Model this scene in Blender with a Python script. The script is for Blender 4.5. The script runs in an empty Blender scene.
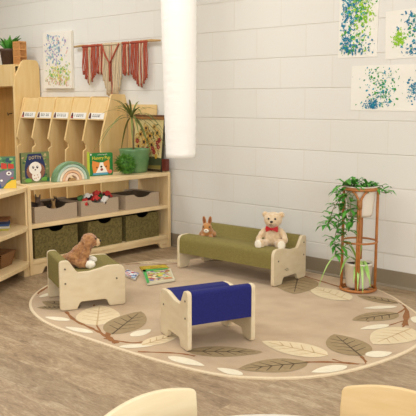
import bpy, bmesh, math, random
from mathutils import Vector, Matrix
PI = math.pi
C = bpy.context.scene.collection
S = bpy.context.scene

# ------------------------------------------------------------------ camera
cd = bpy.data.cameras.new('camera'); cam = bpy.data.objects.new('camera', cd); C.objects.link(cam)
cam.location = (0, -3.9808, 1.1306)
cam.rotation_euler = (math.radians(90 - 8.384), 0, math.radians(42.032))
cd.sensor_width = 36; cd.lens = 36 * 720 / 416; cd.clip_start = 0.02
S.camera = cam
# ------------------------------------------------------------------ view, world, lights
S.view_settings.view_transform = 'Standard'; S.view_settings.look = 'None'
S.view_settings.gamma = 1; S.view_settings.use_curve_mapping = False
S.view_settings.exposure = 0.18
w = bpy.data.worlds.new('world'); S.world = w; w.use_nodes = True
w.node_tree.nodes['Background'].inputs[0].default_value = (1, .97, .92, 1)
w.node_tree.nodes['Background'].inputs[1].default_value = 0.3
LAMP = 15
LCOL = (.95, .98, 1.0)
for lx in (-5.2, -3.0, -0.8):
    for ly in (-1.25, -3.3, -5.35):
        l = bpy.data.lights.new('ceiling_lamp', 'AREA'); l.shape = 'RECTANGLE'; l.size = 1.2; l.size_y = .6
        l.energy = LAMP*{-5.2: 1.45, -3.0: 1.0, -0.8: .55}[lx]; l.color = LCOL
        o = bpy.data.objects.new('ceiling_lamp', l); C.objects.link(o); o.location = (lx, ly, 2.76)
l = bpy.data.lights.new('added_fill', 'AREA'); l.shape = 'RECTANGLE'; l.size = 2.4; l.size_y = 1.3  # added fill from the camera side, brightens the furniture fronts
l.energy = 62; l.color = (.96, .985, 1.0)
o = bpy.data.objects.new('added_fill', l); C.objects.link(o)
o.location = (0.9, -5.6, 1.7); o.rotation_euler = (math.radians(78), 0, math.radians(38))
l2 = bpy.data.lights.new('added_fill', 'AREA'); l2.shape = 'RECTANGLE'; l2.size = 2.2; l2.size_y = 1.7; l2.energy = 52; l2.color = (.96, .985, 1.0)  # second added fill, for the faces turned to the right wall
o = bpy.data.objects.new('added_fill', l2); C.objects.link(o); o.location = (1.8, -2.6, 1.25); o.rotation_euler = (math.radians(88), 0, math.radians(90))

# ------------------------------------------------------------------ materials
def lin(h):
    h = h.lstrip('#'); out = []
    for i in (0, 2, 4):
        c = int(h[i:i+2], 16) / 255
        out.append(c / 12.92 if c <= .04045 else ((c + .055) / 1.055) ** 2.4)
    return (*out, 1)
def mat(name, col, rough=.6, noise=0, nscale=30, stretch=(1, 1, 1), col2=None, bump=0, bscale=200, sheen=0, coords='Object', metal=0, emit=0, trans=0):
    m = bpy.data.materials.new(name); m.use_nodes = True
    nt = m.node_tree; N = nt.nodes; L = nt.links; b = N['Principled BSDF']
    b.inputs['Base Color'].default_value = lin(col); b.inputs['Roughness'].default_value = rough
    b.inputs['Metallic'].default_value = metal
    if sheen: b.inputs['Sheen Weight'].default_value = sheen
    tc = N.new('ShaderNodeTexCoord'); mp = N.new('ShaderNodeMapping'); mp.inputs['Scale'].default_value = stretch
    L.new(tc.outputs[coords], mp.inputs[0])
    if col2:
        n = N.new('ShaderNodeTexNoise'); n.inputs['Scale'].default_value = nscale; n.inputs['Detail'].default_value = 5
        L.new(mp.outputs[0], n.inputs['Vector'])
        r = N.new('ShaderNodeValToRGB'); r.color_ramp.elements[0].position = .32; r.color_ramp.elements[1].position = .68
        r.color_ramp.elements[0].color = lin(col); r.color_ramp.elements[1].color = lin(col2)
        L.new(n.outputs['Fac'], r.inputs[0]); L.new(r.outputs[0], b.inputs['Base Color'])
    if bump:
        n2 = N.new('ShaderNodeTexNoise'); n2.inputs['Scale'].default_value = bscale; n2.inputs['Detail'].default_value = 3
        L.new(mp.outputs[0], n2.inputs['Vector'])
        bp = N.new('ShaderNodeBump'); bp.inputs['Strength'].default_value = bump; bp.inputs['Distance'].default_value = .004
        L.new(n2.outputs['Fac'], bp.inputs['Height']); L.new(bp.outputs[0], b.inputs['Normal'])
    if emit:
        b.inputs['Emission Color'].default_value = lin(col); b.inputs['Emission Strength'].default_value = emit
    return m
M = {}
M['maple'] = mat('maple_plywood', 'e0c290', .45, nscale=5, stretch=(14, 1.2, 1.2), col2='ead0a2')
M['mapleV'] = mat('maple_plywood_upright', 'dfbf8a', .45, nscale=4, stretch=(10, 10, 1), col2='e8cc9c')
M['bench_wood'] = mat('pale_birch_plywood', 'd9c5a0', .5, nscale=4, stretch=(3, 12, 8), col2='e0cfae')
M['edge'] = mat('plywood_edge', 'd3b483', .55, nscale=60, stretch=(1, 1, 1), col2='c9a772')
M['locker'] = mat('honey_birch_plywood', 'e4c080', .45, nscale=4, stretch=(8, 8, 1), col2='ebcc92')
M['locker_dark'] = mat('amber_birch_back', 'c69a58', .5, nscale=4, stretch=(10, 10, 1), col2='b98a49')
M['fg_wood'] = mat('chair_birch_veneer', 'ddcba4', .45, nscale=3, stretch=(2, 2, 14), col2='e2d2b0')
M['fg_wood2'] = mat('chair_beech_veneer', 'd9ba86', .45, nscale=3, stretch=(2, 2, 14), col2='e0c494')
M['olive'] = mat('olive_weave', '786c36', .9, nscale=140, col2='8b7e42', bump=.5, bscale=420)
M['felt'] = mat('olive_felt', '554a24', .95, nscale=90, col2='7c6e3c', bump=.5, bscale=300)
M['blue'] = mat('navy_weave', '13165c', .9, nscale=160, col2='191d6e', bump=.5, bscale=420)
M['bin'] = mat('beige_felt', 'a8937a', .95, nscale=160, col2='b9a48a', bump=.5, bscale=350)
M['bin_in'] = mat('bin_inside', '5a4a36', .95, nscale=80, col2='66553f')
M['screw'] = mat('steel_screw', '6b6355', .35, metal=.8)
M['white'] = mat('white_paint', 'f2ede2', .5)
M['paper'] = mat('white_paper', 'efe9dc', .8, nscale=8, col2='f4efe4')
M['canvas'] = mat('white_canvas', 'ece5d6', .85, nscale=300, col2='f0eadd')
M['terra'] = mat('rust_cotton', 'a84a34', .95, nscale=120, col2='b85a42')
M['cotton'] = mat('natural_cotton', 'd3bd98', .95, nscale=120, col2='dcc8a6')
M['driftwood'] = mat('pale_branch', 'c9a670', .7, nscale=30, col2='b98f58')
M['rattan'] = mat('rattan_cane', 'a8642c', .45, nscale=40, col2='bd7c40')
M['rattan_wrap'] = mat('rattan_binding', 'b27a42', .5, nscale=90, col2='9c632e')
M['ceramic'] = mat('white_ceramic', 'e6dccb', .35)
M['glaze'] = mat('green_glaze', '5c8652', .3, nscale=14, col2='779a68')
M['soil'] = mat('potting_soil', '3a2a1c', .95, nscale=60, col2='4c3826')
M['leaf'] = mat('green_leaf', '2f7c22', .6, nscale=25, col2='62a83a')
M['leaf_lt'] = mat('spider_leaf', '86c048', .45, nscale=20, col2='c0dc88')
M['leaf_dk'] = mat('dracaena_leaf', '58602a', .65, nscale=18, col2='868c44')
M['grass'] = mat('grass_blade', '356418', .6, nscale=40, col2='5c922c')
M['stem'] = mat('woody_stem', '7a6a44', .7, nscale=40, col2='8e7c54')
M['brownpot'] = mat('brown_pot', '4a3426', .6, nscale=30, col2='553d2e')
M['slat'] = mat('orange_pine_slat', 'c68a4c', .5, nscale=20, col2='d69c5e')
M['bear'] = mat('honey_plush', 'd6b68c', 1, nscale=60, col2='e6cfae', bump=1, bscale=160, sheen=.5)
M['dog'] = mat('ginger_plush', '8a5830', 1, nscale=45, col2='bd8a58', bump=1, bscale=140, sheen=.3)
M['dogface'] = mat('pale_ginger_plush', 'd0a878', 1, nscale=50, col2='e0c49c', bump=1, bscale=140)
M['cream'] = mat('cream_plush', 'ece0c8', 1, nscale=60, col2='f3ead6', bump=1, bscale=160, sheen=.4)
M['rabbit'] = mat('tan_plush', 'b0743a', 1, nscale=60, col2='c48a4c', bump=1, bscale=160, sheen=.4)
M['rabbit_in'] = mat('inner_ear_plush', '8a5030', 1)
M['black'] = mat('black_plastic', '17120e', .3)
M['red'] = mat('red_satin', 'b8141e', .5)
M['redtoy'] = mat('red_plastic', 'c42f2a', .4)
M['greentoy'] = mat('green_plastic', '4f8c46', .4)
M['bluetoy'] = mat('blue_plastic', '3f6fa8', .4)
M['whitetoy'] = mat('white_plastic', 'e8e2d8', .4)
M['darktoy'] = mat('dark_rubber', '3a2a22', .6)
M['greytoy'] = mat('grey_rubber', '6e5a4a', .6)
M['tantoy'] = mat('tan_rubber', 'b08a58', .6)
M['basket'] = mat('brown_wicker', '7c5430', .7, nscale=80, stretch=(1, 1, 4), col2='8f6438', bump=.6, bscale=150)
M['baseboard'] = mat('taupe_vinyl', '8a7c66', .5, nscale=4, col2='94866f')
M['ceil'] = mat('ceiling_tile', 'efe9de', .9)
M['redblock'] = mat('dark_red_wood', '5e2418', .5, nscale=20, col2='6e2e1e')
M['ink'] = mat('grey_ink', '3a3632', .8)
M['photo_dark'] = mat('photo_brown', '5a2c22', .7)
M['tabletop'] = mat('cream_laminate', 'f3ecdc', .35)
M['metal_leg'] = mat('chrome_leg', 'b8b2a8', .3, metal=.9)
def flat(h, rough=.6):
    k = 'c_' + h
    if k not in M: M[k] = mat('paint_' + h, h, rough)
    return M[k]

# ------------------------------------------------------------------ mesh builder
class B:
    def __init__(s): s.bm = bmesh.new(); s.mats = []; s.mi = 0
    def use(s, m):
        if m not in s.mats: s.mats.append(m)
        s.mi = s.mats.index(m); return s
    def _f(s, vs, smooth=False):
        try: f = s.bm.faces.new(vs)
        except ValueError: return
        f.material_index = s.mi; f.smooth = smooth
    def box(s, c, d, rot=None):
        vs = []
        for x in (-.5, .5):
            for y in (-.5, .5):
                for z in (-.5, .5):
                    p = Vector((x*d[0], y*d[1], z*d[2]))
                    if rot: p = rot @ p
                    vs.append(s.bm.verts.new(p + Vector(c)))
        for q in ((0,1,3,2),(4,6,7,5),(0,4,5,1),(2,3,7,6),(0,2,6,4),(1,5,7,3)): s._f([vs[i] for i in q])
        return s
    def prism(s, poly, f0, f1, smooth=False):
        # poly: list of 2-D points; f0/f1: functions (a, b) -> 3-D point for the two caps
        a = [s.bm.verts.new(f0(*p)) for p in poly]; b = [s.bm.verts.new(f1(*p)) for p in poly]
        n = len(poly)
        s._f(a[::-1]); s._f(b)
        for i in range(n):
            s._f([a[i], a[(i+1) % n], b[(i+1) % n], b[i]], smooth)
        return s
    def prismX(s, poly, x0, x1, smooth=False): return s.prism(poly, lambda a, b: (x0, a, b), lambda a, b: (x1, a, b), smooth)
    def prismY(s, poly, y0, y1, smooth=False): return s.prism(poly, lambda a, b: (a, y0, b), lambda a, b: (a, y1, b), smooth)
    def prismZ(s, poly, z0, z1, smooth=False): return s.prism(poly, lambda a, b: (a, b, z0), lambda a, b: (a, b, z1), smooth)
    def tube(s, pts, r, n=8, cap=True):
        pts = [Vector(p) for p in pts]; rings = []
        k = len(pts); rr = r if isinstance(r, (list, tuple)) else [r]*k
        closed = (pts[0]-pts[-1]).length < 1e-6 and k > 3
        if closed: pts = pts[:-1]; k -= 1
        ref = None
        for i, p in enumerate(pts):
            if closed: t = pts[(i+1) % k] - pts[i-1]
            else: t = pts[min(i+1, k-1)] - pts[max(i-1, 0)]
            t.normalize()
            if ref is None: ref = t.orthogonal().normalized()
            ref = (ref - t*ref.dot(t))
            if ref.length < 1e-6: ref = t.orthogonal()
            ref.normalize(); b2 = t.cross(ref)
            rings.append([s.bm.verts.new(p + (ref*math.cos(2*PI*j/n) + b2*math.sin(2*PI*j/n))*rr[i]) for j in range(n)])
        m = k if closed else k-1
        for i in range(m):
            A, D = rings[i], rings[(i+1) % k]
            for j in range(n): s._f([A[j], A[(j+1) % n], D[(j+1) % n], D[j]], True)
        if cap and not closed: s._f(rings[0][::-1]); s._f(rings[-1])
        return s
    def lathe(s, prof, c=(0,0,0), n=32):
        rings = []
        for r, z in prof:
            if r < 1e-6: rings.append([s.bm.verts.new((c[0], c[1], c[2]+z))])
            else: rings.append([s.bm.verts.new((c[0]+r*math.cos(2*PI*j/n), c[1]+r*math.sin(2*PI*j/n), c[2]+z)) for j in range(n)])
        for A, D in zip(rings, rings[1:]):
            for j in range(n):
                j2 = (j+1) % n
                if len(A) == 1 and len(D) == 1: continue
                if len(A) == 1: s._f([A[0], D[j2], D[j]], True)
                elif len(D) == 1: s._f([A[j], A[j2], D[0]], True)
                else: s._f([A[j], A[j2], D[j2], D[j]], True)
        return s
    def ell(s, c, r, rot=None, u=16, v=10):
        if not isinstance(r, (tuple, list)): r = (r, r, r)
        rings = []
        for i in range(v+1):
            th = PI*i/v; row = []
            for j in range(1 if i in (0, v) else u):
                ph = 2*PI*j/u
                p = Vector((r[0]*math.sin(th)*math.cos(ph), r[1]*math.sin(th)*math.sin(ph), r[2]*math.cos(th)))
                if rot: p = rot @ p
                row.append(s.bm.verts.new(p + Vector(c)))
            rings.append(row)
        for A, D in zip(rings, rings[1:]):
            for j in range(u):
                j2 = (j+1) % u
                if len(A) == 1: s._f([A[0], D[j], D[j2]], True)
                elif len(D) == 1: s._f([A[j2], A[j], D[0]], True)
                else: s._f([A[j2], A[j], D[j], D[j2]], True)
        return s
    def ribbon(s, pts, widths, side, fold=.25):
        pts = [Vector(p) for p in pts]; rows = []; k = len(pts)
        for i, p in enumerate(pts):
            t = (pts[min(i+1, k-1)] - pts[max(i-1, 0)]).normalized()
            sd = (Vector(side) - t*Vector(side).dot(t))
            if sd.length < 1e-5: sd = t.orthogonal()
            sd.normalize(); up = sd.cross(t); wv = widths[i]
            rows.append([s.bm.verts.new(p - sd*wv + up*wv*fold), s.bm.verts.new(p), s.bm.verts.new(p + sd*wv + up*wv*fold)])
        for A, D in zip(rows, rows[1:]):
            s._f([A[0], A[1], D[1], D[0]], True); s._f([A[1], A[2], D[2], D[1]], True)
        return s
    def face(s, pts): s._f([s.bm.verts.new(p) for p in pts]); return s
    def build(s, name, parent=None, loc=None, rot=None, bevel=0, solid=0, seg=2, fix=True):
        if fix: bmesh.ops.recalc_face_normals(s.bm, faces=s.bm.faces)
        me = bpy.data.meshes.new(name); s.bm.to_mesh(me); s.bm.free()
        for m in s.mats: me.materials.append(m)
        o = bpy.data.objects.new(name, me); C.objects.link(o)
        if parent: o.parent = parent
        if loc: o.location = loc
        if rot: o.rotation_euler = rot
        if solid:
            md = o.modifiers.new('solid', 'SOLIDIFY'); md.thickness = solid; md.offset = 0
        if bevel:
            md = o.modifiers.new('bevel', 'BEVEL'); md.width = bevel; md.segments = seg; md.limit_method = 'ANGLE'; md.angle_limit = math.radians(40)
        return o
def tag(o, label, cat, group=None, kind=None):
    o['label'] = label; o['category'] = cat
    if group: o['group'] = group
    if kind: o['kind'] = kind
    return o
def thing(name, label, cat, loc=(0,0,0), rz=0, group=None):
    o = bpy.data.objects.new(name, None); C.objects.link(o); o.location = loc; o.rotation_euler = (0, 0, rz); o.empty_display_size = .05
    return tag(o, label, cat, group)
def struct(o, label=None):
    o['kind'] = 'structure'
    if label: o['label'] = label
    return o
def dup(root, loc=None, rz=None, label=None):
    r = root.copy(); C.objects.link(r)
    if loc: r.location = loc
    if rz is not None: r.rotation_euler = (0, 0, rz)
    if label: r['label'] = label
    for ch in list(root.children):
        c = ch.copy(); C.objects.link(c); c.parent = r
        for g in list(ch.children):
            d = g.copy(); C.objects.link(d); d.parent = c
    return r
def rpoly(pts, k=4):
    # pts: (x, y, radius) -> polygon with rounded corners
    out = []; n = len(pts)
    for i in range(n):
        p = Vector(pts[i][:2]); r = pts[i][2] if len(pts[i]) > 2 else 0
        if r <= 0: out.append(tuple(p)); continue
        a = Vector(pts[i-1][:2]); b = Vector(pts[(i+1) % n][:2])
        da = (a-p); db = (b-p); la, lb = da.length, db.length; da.normalize(); db.normalize()
        ang = da.angle(db); t = min(r/math.tan(ang/2), la*.48, lb*.48)
        p0, p1 = p+da*t, p+db*t
        for j in range(k+1):
            f = j/k; q = p0*(1-f)**2 + p*2*f*(1-f) + p1*f*f
            out.append((q.x, q.y))
    return out
def text_into(b, s, size, f, m, spacing=1.0, bold=0):
    # flat letters of string s (centred, in a-b plane) pushed through f(a, b) -> 3-D
    cu = bpy.data.curves.new('letters', 'FONT'); cu.body = s; cu.size = size; cu.align_x = 'CENTER'; cu.align_y = 'CENTER'
    cu.space_character = spacing; cu.offset = bold; cu.resolution_u = 3
    ob = bpy.data.objects.new('letters', cu); C.objects.link(ob)
    dg = bpy.context.evaluated_depsgraph_get(); me = bpy.data.meshes.new_from_object(ob.evaluated_get(dg))
    b.use(m)
    vs = [b.bm.verts.new(f(v.co.x, v.co.y)) for v in me.vertices]
    for p in me.polygons: b._f([vs[i] for i in p.vertices])
    bpy.data.objects.remove(ob); bpy.data.curves.remove(cu); bpy.data.meshes.remove(me)
def spline(pts, per=6, closed=False):
    P = [Vector(p) for p in pts]; n = len(P); out = []
    for i in range(n if closed else n-1):
        if closed: p0, p1, p2, p3 = P[i-1], P[i], P[(i+1) % n], P[(i+2) % n]
        else: p0, p1, p2, p3 = P[max(i-1, 0)], P[i], P[i+1], P[min(i+2, n-1)]
        for j in range(per):
            t = j/per
            out.append(.5*((2*p1)+(-p0+p2)*t+(2*p0-5*p1+4*p2-p3)*t*t+(-p0+3*p1-3*p2+p3)*t**3))
    if not closed: out.append(P[-1])
    return out

# ================================================================== SETTING
def floor_mat():
    m = bpy.data.materials.new('grey_oak_plank_vinyl'); m.use_nodes = True
    N = m.node_tree.nodes; L = m.node_tree.links; b = N['Principled BSDF']; b.inputs['Roughness'].default_value = .42
    tc = N.new('ShaderNodeTexCoord')
    br = N.new('ShaderNodeTexBrick'); br.offset = .37; br.inputs['Scale'].default_value = 1
    br.inputs['Brick Width'].default_value = 1.22; br.inputs['Row Height'].default_value = .152
    br.inputs['Mortar Size'].default_value = .0015; br.inputs['Color1'].default_value = (.2,.2,.2,1); br.inputs['Color2'].default_value = (.8,.8,.8,1)
    br.inputs['Mortar'].default_value = (0,0,0,1)
    L.new(tc.outputs['Object'], br.inputs['Vector'])
    mp = N.new('ShaderNodeMapping'); mp.inputs['Scale'].default_value = (2.4, 8.5, 1); L.new(tc.outputs['Object'], mp.inputs[0])
    ad = N.new('ShaderNodeVectorMath'); ad.operation = 'MULTIPLY_ADD'; ad.inputs[1].default_value = (7, 7, 7)
    L.new(br.outputs['Color'], ad.inputs[0]); L.new(mp.outputs[0], ad.inputs[2])
    n = N.new('ShaderNodeTexNoise'); n.inputs['Scale'].default_value = 1.8; n.inputs['Detail'].default_value = 12; n.inputs['Roughness'].default_value = .78; n.inputs['Distortion'].default_value = .8
    L.new(ad.outputs[0], n.inputs['Vector'])
    r = N.new('ShaderNodeValToRGB'); e = r.color_ramp.elements
    e[0].position = .32; e[0].color = lin('6c563e'); e[1].position = .68; e[1].color = lin('c8b496')
    k = r.color_ramp.elements.new(.5); k.color = lin('a2896a')
    n3 = N.new('ShaderNodeTexNoise'); n3.inputs['Scale'].default_value = 14; n3.inputs['Detail'].default_value = 8; n3.inputs['Roughness'].default_value = .8
    L.new(ad.outputs[0], n3.inputs['Vector']); ma = N.new('ShaderNodeMath'); ma.operation = 'MULTIPLY_ADD'; ma.inputs[1].default_value = .55
    mb = N.new('ShaderNodeMath'); mb.operation = 'MULTIPLY_ADD'; mb.inputs[1].default_value = .75; mb.inputs[2].default_value = -.15
    L.new(n3.outputs['Fac'], ma.inputs[0]); L.new(n.outputs['Fac'], mb.inputs[0]); L.new(mb.outputs[0], ma.inputs[2])
    L.new(ma.outputs[0], r.inputs[0])
    mx = N.new('ShaderNodeMix'); mx.data_type = 'RGBA'; mx.blend_type = 'OVERLAY'; mx.inputs[0].default_value = .16
    L.new(r.outputs[0], mx.inputs[6]); L.new(br.outputs['Color'], mx.inputs[7]); L.new(mx.outputs[2], b.inputs['Base Color'])
    bp = N.new('ShaderNodeBump'); bp.inputs['Strength'].default_value = .12; bp.inputs['Distance'].default_value = .002
    L.new(n.outputs['Fac'], bp.inputs['Height']); L.new(bp.outputs[0], b.inputs['Normal'])
    return m
def block_mat():
    m = bpy.data.materials.new('painted_concrete_block'); m.use_nodes = True
    N = m.node_tree.nodes; L = m.node_tree.links; b = N['Principled BSDF']; b.inputs['Roughness'].default_value = .5
    tc = N.new('ShaderNodeTexCoord'); sp = N.new('ShaderNodeSeparateXYZ'); cb = N.new('ShaderNodeCombineXYZ')
    L.new(tc.outputs['Object'], sp.inputs[0]); sh = N.new('ShaderNodeMath'); sh.inputs[1].default_value = 2.121 + .2032 + 40*.4064
    L.new(sp.outputs[0], sh.inputs[0]); L.new(sh.outputs[0], cb.inputs[0]); L.new(sp.outputs[2], cb.inputs[1])
    br = N.new('ShaderNodeTexBrick'); br.offset = .5; br.inputs['Scale'].default_value = 1
    br.inputs['Brick Width'].default_value = .4064; br.inputs['Row Height'].default_value = .2032
    br.inputs['Mortar Size'].default_value = .004; br.inputs['Mortar Smooth'].default_value = .8
    br.inputs['Color1'].default_value = lin('e5e1d7'); br.inputs['Color2'].default_value = lin('e7e3da'); br.inputs['Mortar'].default_value = lin('e2dccf')
    L.new(cb.outputs[0], br.inputs['Vector']); L.new(br.outputs['Color'], b.inputs['Base Color'])
    n = N.new('ShaderNodeTexNoise'); n.inputs['Scale'].default_value = 120; n.inputs['Detail'].default_value = 4
    L.new(tc.outputs['Object'], n.inputs['Vector'])
    b1 = N.new('ShaderNodeBump'); b1.inputs['Strength'].default_value = .25; b1.inputs['Distance'].default_value = .002; L.new(n.outputs['Fac'], b1.inputs['Height'])
    b2 = N.new('ShaderNodeBump'); b2.invert = True; b2.inputs['Strength'].default_value = .3; b2.inputs['Distance'].default_value = .004
    L.new(br.outputs['Fac'], b2.inputs['Height']); L.new(b1.outputs[0], b2.inputs['Normal'])
    hb = N.new('ShaderNodeTexBrick'); hb.inputs['Scale'].default_value = 1; hb.inputs['Brick Width'].default_value = 90; hb.inputs['Row Height'].default_value = .2032
    hb.inputs['Mortar Size'].default_value = .0045; hb.inputs['Mortar Smooth'].default_value = .7; L.new(cb.outputs[0], hb.inputs['Vector'])
    b3 = N.new('ShaderNodeBump'); b3.invert = True; b3.inputs['Strength'].default_value = .33; b3.inputs['Distance'].default_value = .005
    L.new(hb.outputs['Fac'], b3.inputs['Height']); L.new(b2.outputs[0], b3.inputs['Normal']); L.new(b3.outputs[0], b.inputs['Normal'])
    mx = N.new('ShaderNodeMix'); mx.data_type = 'RGBA'; mx.inputs[7].default_value = lin('e0dace')
    L.new(hb.outputs['Fac'], mx.inputs[0]); L.new(br.outputs['Color'], mx.inputs[6]); L.new(mx.outputs[2], b.inputs['Base Color'])
    return m
FM, BM_ = floor_mat(), block_mat()
X0, X1, Y0, ZC = -6.9, 1.9, -6.6, 2.8
struct(B().use(FM).box(((X0+X1)/2, Y0/2, -.05), (X1-X0+.2, -Y0+.2, .1)).build('floor'))
struct(B().use(BM_).box(((X0+X1)/2, .05, ZC/2), (X1-X0, .1, ZC)).build('wall_back', loc=(0, 0, 0)))
PW = mat('painted_wall', 'aaa498', .6)
struct(B().use(PW).box((X0-.05, Y0/2, ZC/2), (.1, -Y0, ZC)).build('wall_left'))
struct(B().use(PW).box((X1+.05, Y0/2, ZC/2), (.1, -Y0, ZC)).build('wall_right'))
struct(B().use(PW).box(((X0+X1)/2, Y0-.05, ZC/2), (X1-X0, .1, ZC)).build('wall_front'))
struct(B().use(M['ceil']).box(((X0+X1)/2, Y0/2, ZC+.05), (X1-X0, -Y0, .1)).build('ceiling'))
# vinyl cove base: flat band with a small toe that flares out on the floor
b = B().use(M['baseboard']); b.prismX([(-.001, 0), (-.016, 0), (-.013, .006), (-.007, .014), (-.006, .1), (-.004, .1035), (-.001, .1035)], X0+.002, X1-.002)
struct(b.build('baseboard_back'))

# ================================================================== RUG
def rug():
    out = [(-3.668,-1.396),(-3.541,-1.59),(-3.37,-1.743),(-3.16,-1.845),(-2.93,-1.893),(-2.6,-1.897),(-2.28,-1.886),(-1.99,-1.852),(-1.82,-1.795),(-1.655,-1.67),(-1.54,-1.513),(-1.463,-1.28),(-1.43,-1.0),(-1.47,-.75),(-1.56,-.57),(-1.69,-.424),(-1.814,-.319),(-1.926,-.225),(-2.112,-.12),(-2.35,-.06),(-2.7,-.045),(-3.1,-.07),(-3.4,-.18),(-3.62,-.4),(-3.735,-.65),(-3.78,-.95),(-3.755,-1.18)]
    P = spline([(x, y, 0) for x, y in out], 5, True)
    cen = sum(P, Vector())/len(P)
    rb = mat('rug_pile', 'b99d7c', 1, nscale=6.0, stretch=(1, 1, 1), col2='cab08e', bump=.5, bscale=500, sheen=.15)
    bord = mat('rug_binding', 'dcc6a2', .9, nscale=120, col2='e3d0b0')
    dk = mat('rug_taupe', '97805c', 1, nscale=50, col2='a38d68', bump=.4, bscale=500)
    cr = mat('rug_cream', 'dcc7a0', 1, nscale=50, col2='e2d0ac', bump=.4, bscale=500)
    wh = mat('rug_ivory', 'e6dabd', 1, nscale=50, col2='ece2c8', bump=.4, bscale=500)
    brn = mat('rug_branch_brown', '98663a', 1, nscale=50, col2='8a5a32')
    vd = mat('rug_vein_dark', '5c4a34', 1); vl = mat('rug_vein_light', 'c8aa80', 1)
    b = B()
    inn = [p + (cen-p).normalized()*.015 for p in P]
    z1 = .008; n = len(P)
    b.use(bord)
    o0 = [b.bm.verts.new((p.x, p.y, 0)) for p in P]; o1 = [b.bm.verts.new((p.x, p.y, z1-.002)) for p in P]; i1 = [b.bm.verts.new((p.x, p.y, z1)) for p in inn]
    for i in range(n):
        j = (i+1) % n; b._f([o0[i], o0[j], o1[j], o1[i]]); b._f([o1[i], o1[j], i1[j], i1[i]])
    b.use(rb); b._f(i1)
    def clip(p):
        # keep the pattern inside the binding
        for _ in range(30):
            if inside(p): return p
            p = p + (Vector((cen.x, cen.y)) - p)*.02
        return p
    I2 = [(p.x, p.y) for p in inn]
    def inside(p):
        c = False
        for i in range(len(I2)):
            (xa, ya), (xb, yb) = I2[i-1], I2[i]
            if (ya > p.y) != (yb > p.y) and p.x < (xb-xa)*(p.y-ya)/(yb-ya)+xa: c = not c
        return c
    zc = [z1+.0004]
    def leaf(k, ax, ay, bx, by, wr):
        zc[0] += .00004; z = zc[0]
        A, D = Vector((ax, ay)), Vector((bx, by)); t = D-A; L = t.length; nv = Vector((-t.y, t.x)).normalized()
        prof = lambda f: math.sin(PI*min(1, f**.8))**.75*(1 if k != 'W' else .95)
        m = 14; up, dn = [], []
        for i in range(m+1):
            f = i/m; h = L*wr*.5*prof(f); q = A+t*f
            q = clip(q)
            def lim(sg):
                hh = h
                while hh > 1e-4 and not inside(q+nv*hh*sg): hh *= .93
                return q+nv*hh*sg
            up.append(lim(1)); dn.append(lim(-1))
        b.use({'D': dk, 'C': cr, 'W': wh}[k])
        for i in range(m):
            qs = [up[i], up[i+1], dn[i+1], dn[i]]
            if (qs[0]-qs[3]).length < 1e-6: qs = qs[:3]
            b._f([b.bm.verts.new((q.x, q.y, z)) for q in qs])
        if k == 'W': return
        b.use(vd if k == 'D' else vl); zv = z+.0003; vw = .0042
        def line(p, q, w0, w1):
            p, q = clip(p), clip(q); d = (q-p)
            if d.length < 1e-5: return
            s2 = Vector((-d.y, d.x)).normalized()
            b.face([(*(p+s2*w0), zv), (*(p-s2*w0), zv), (*(q-s2*w1), zv), (*(q+s2*w1), zv)])
        line(A, A+t*.9, vw*1.2, vw*.5)
        for f in (.2, .36, .52, .66):
            for sgn in (1, -1):
                h = L*wr*.5*prof(f+.12)*.72
                line(A+t*f, A+t*(f+.13)+nv*h*sgn, vw*.8, vw*.4)
    # branches first, leaves on top of them
    BR = [([(-3.097,-1.693),(-2.931,-1.76),(-2.761,-1.786),(-2.648,-1.809),(-2.536,-1.847)],.012),([(-3.091,-1.505),(-2.81,-1.72),(-2.632,-1.816)],.006),([(-2.497,-1.85),(-2.606,-1.812),(-2.687,-1.718)],.018),([(-2.598,-1.844),(-2.45,-1.798),(-2.413,-1.717)],.009),([(-2.338,-1.862),(-2.192,-1.758),(-2.106,-1.731)],.009),([(-1.715,-1.479),(-1.602,-1.377),(-1.473,-1.31)],.012),([(-1.631,-1.354),(-1.54,-1.354)],.006),([(-1.556,-1.235),(-1.473,-1.31)],.009),([(-1.811,-.27),(-1.73,-.45),(-1.619,-.691)],.019),([(-1.776,-.347),(-1.749,-.527),(-1.797,-.76)],.007),([(-1.659,-.613),(-1.68,-.745)],.006),([(-1.627,-.675),(-1.593,-.817)],.006),([(-2.608,-.162),(-2.369,-.225),(-2.231,-.263)],.011),([(-3.72,-.714),(-3.64,-.615),(-3.515,-.53),(-3.45,-.42)],.01),([(-3.495,-1.617),(-3.584,-1.484),(-3.634,-1.366)],.012)]
    for pl, wv in BR:
        zc[0] += .00004; z = zc[0]
        q = spline([(x, y, 0) for x, y in pl], 5); L_, R_ = [], []
        for i, p in enumerate(q):
            t = (q[min(i+1, len(q)-1)]-q[max(i-1, 0)]).normalized(); nv = Vector((-t.y, t.x)); p2 = Vector((p.x, p.y))
            ww = wv*(.75+.25*math.sin(i*2.1))
            L_.append(clip(p2+nv*ww)); R_.append(clip(p2-nv*ww))
        b.use(brn)
        for i in range(len(q)-1): b.face([(*L_[i], z), (*L_[i+1], z), (*R_[i+1], z), (*R_[i], z)])
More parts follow.
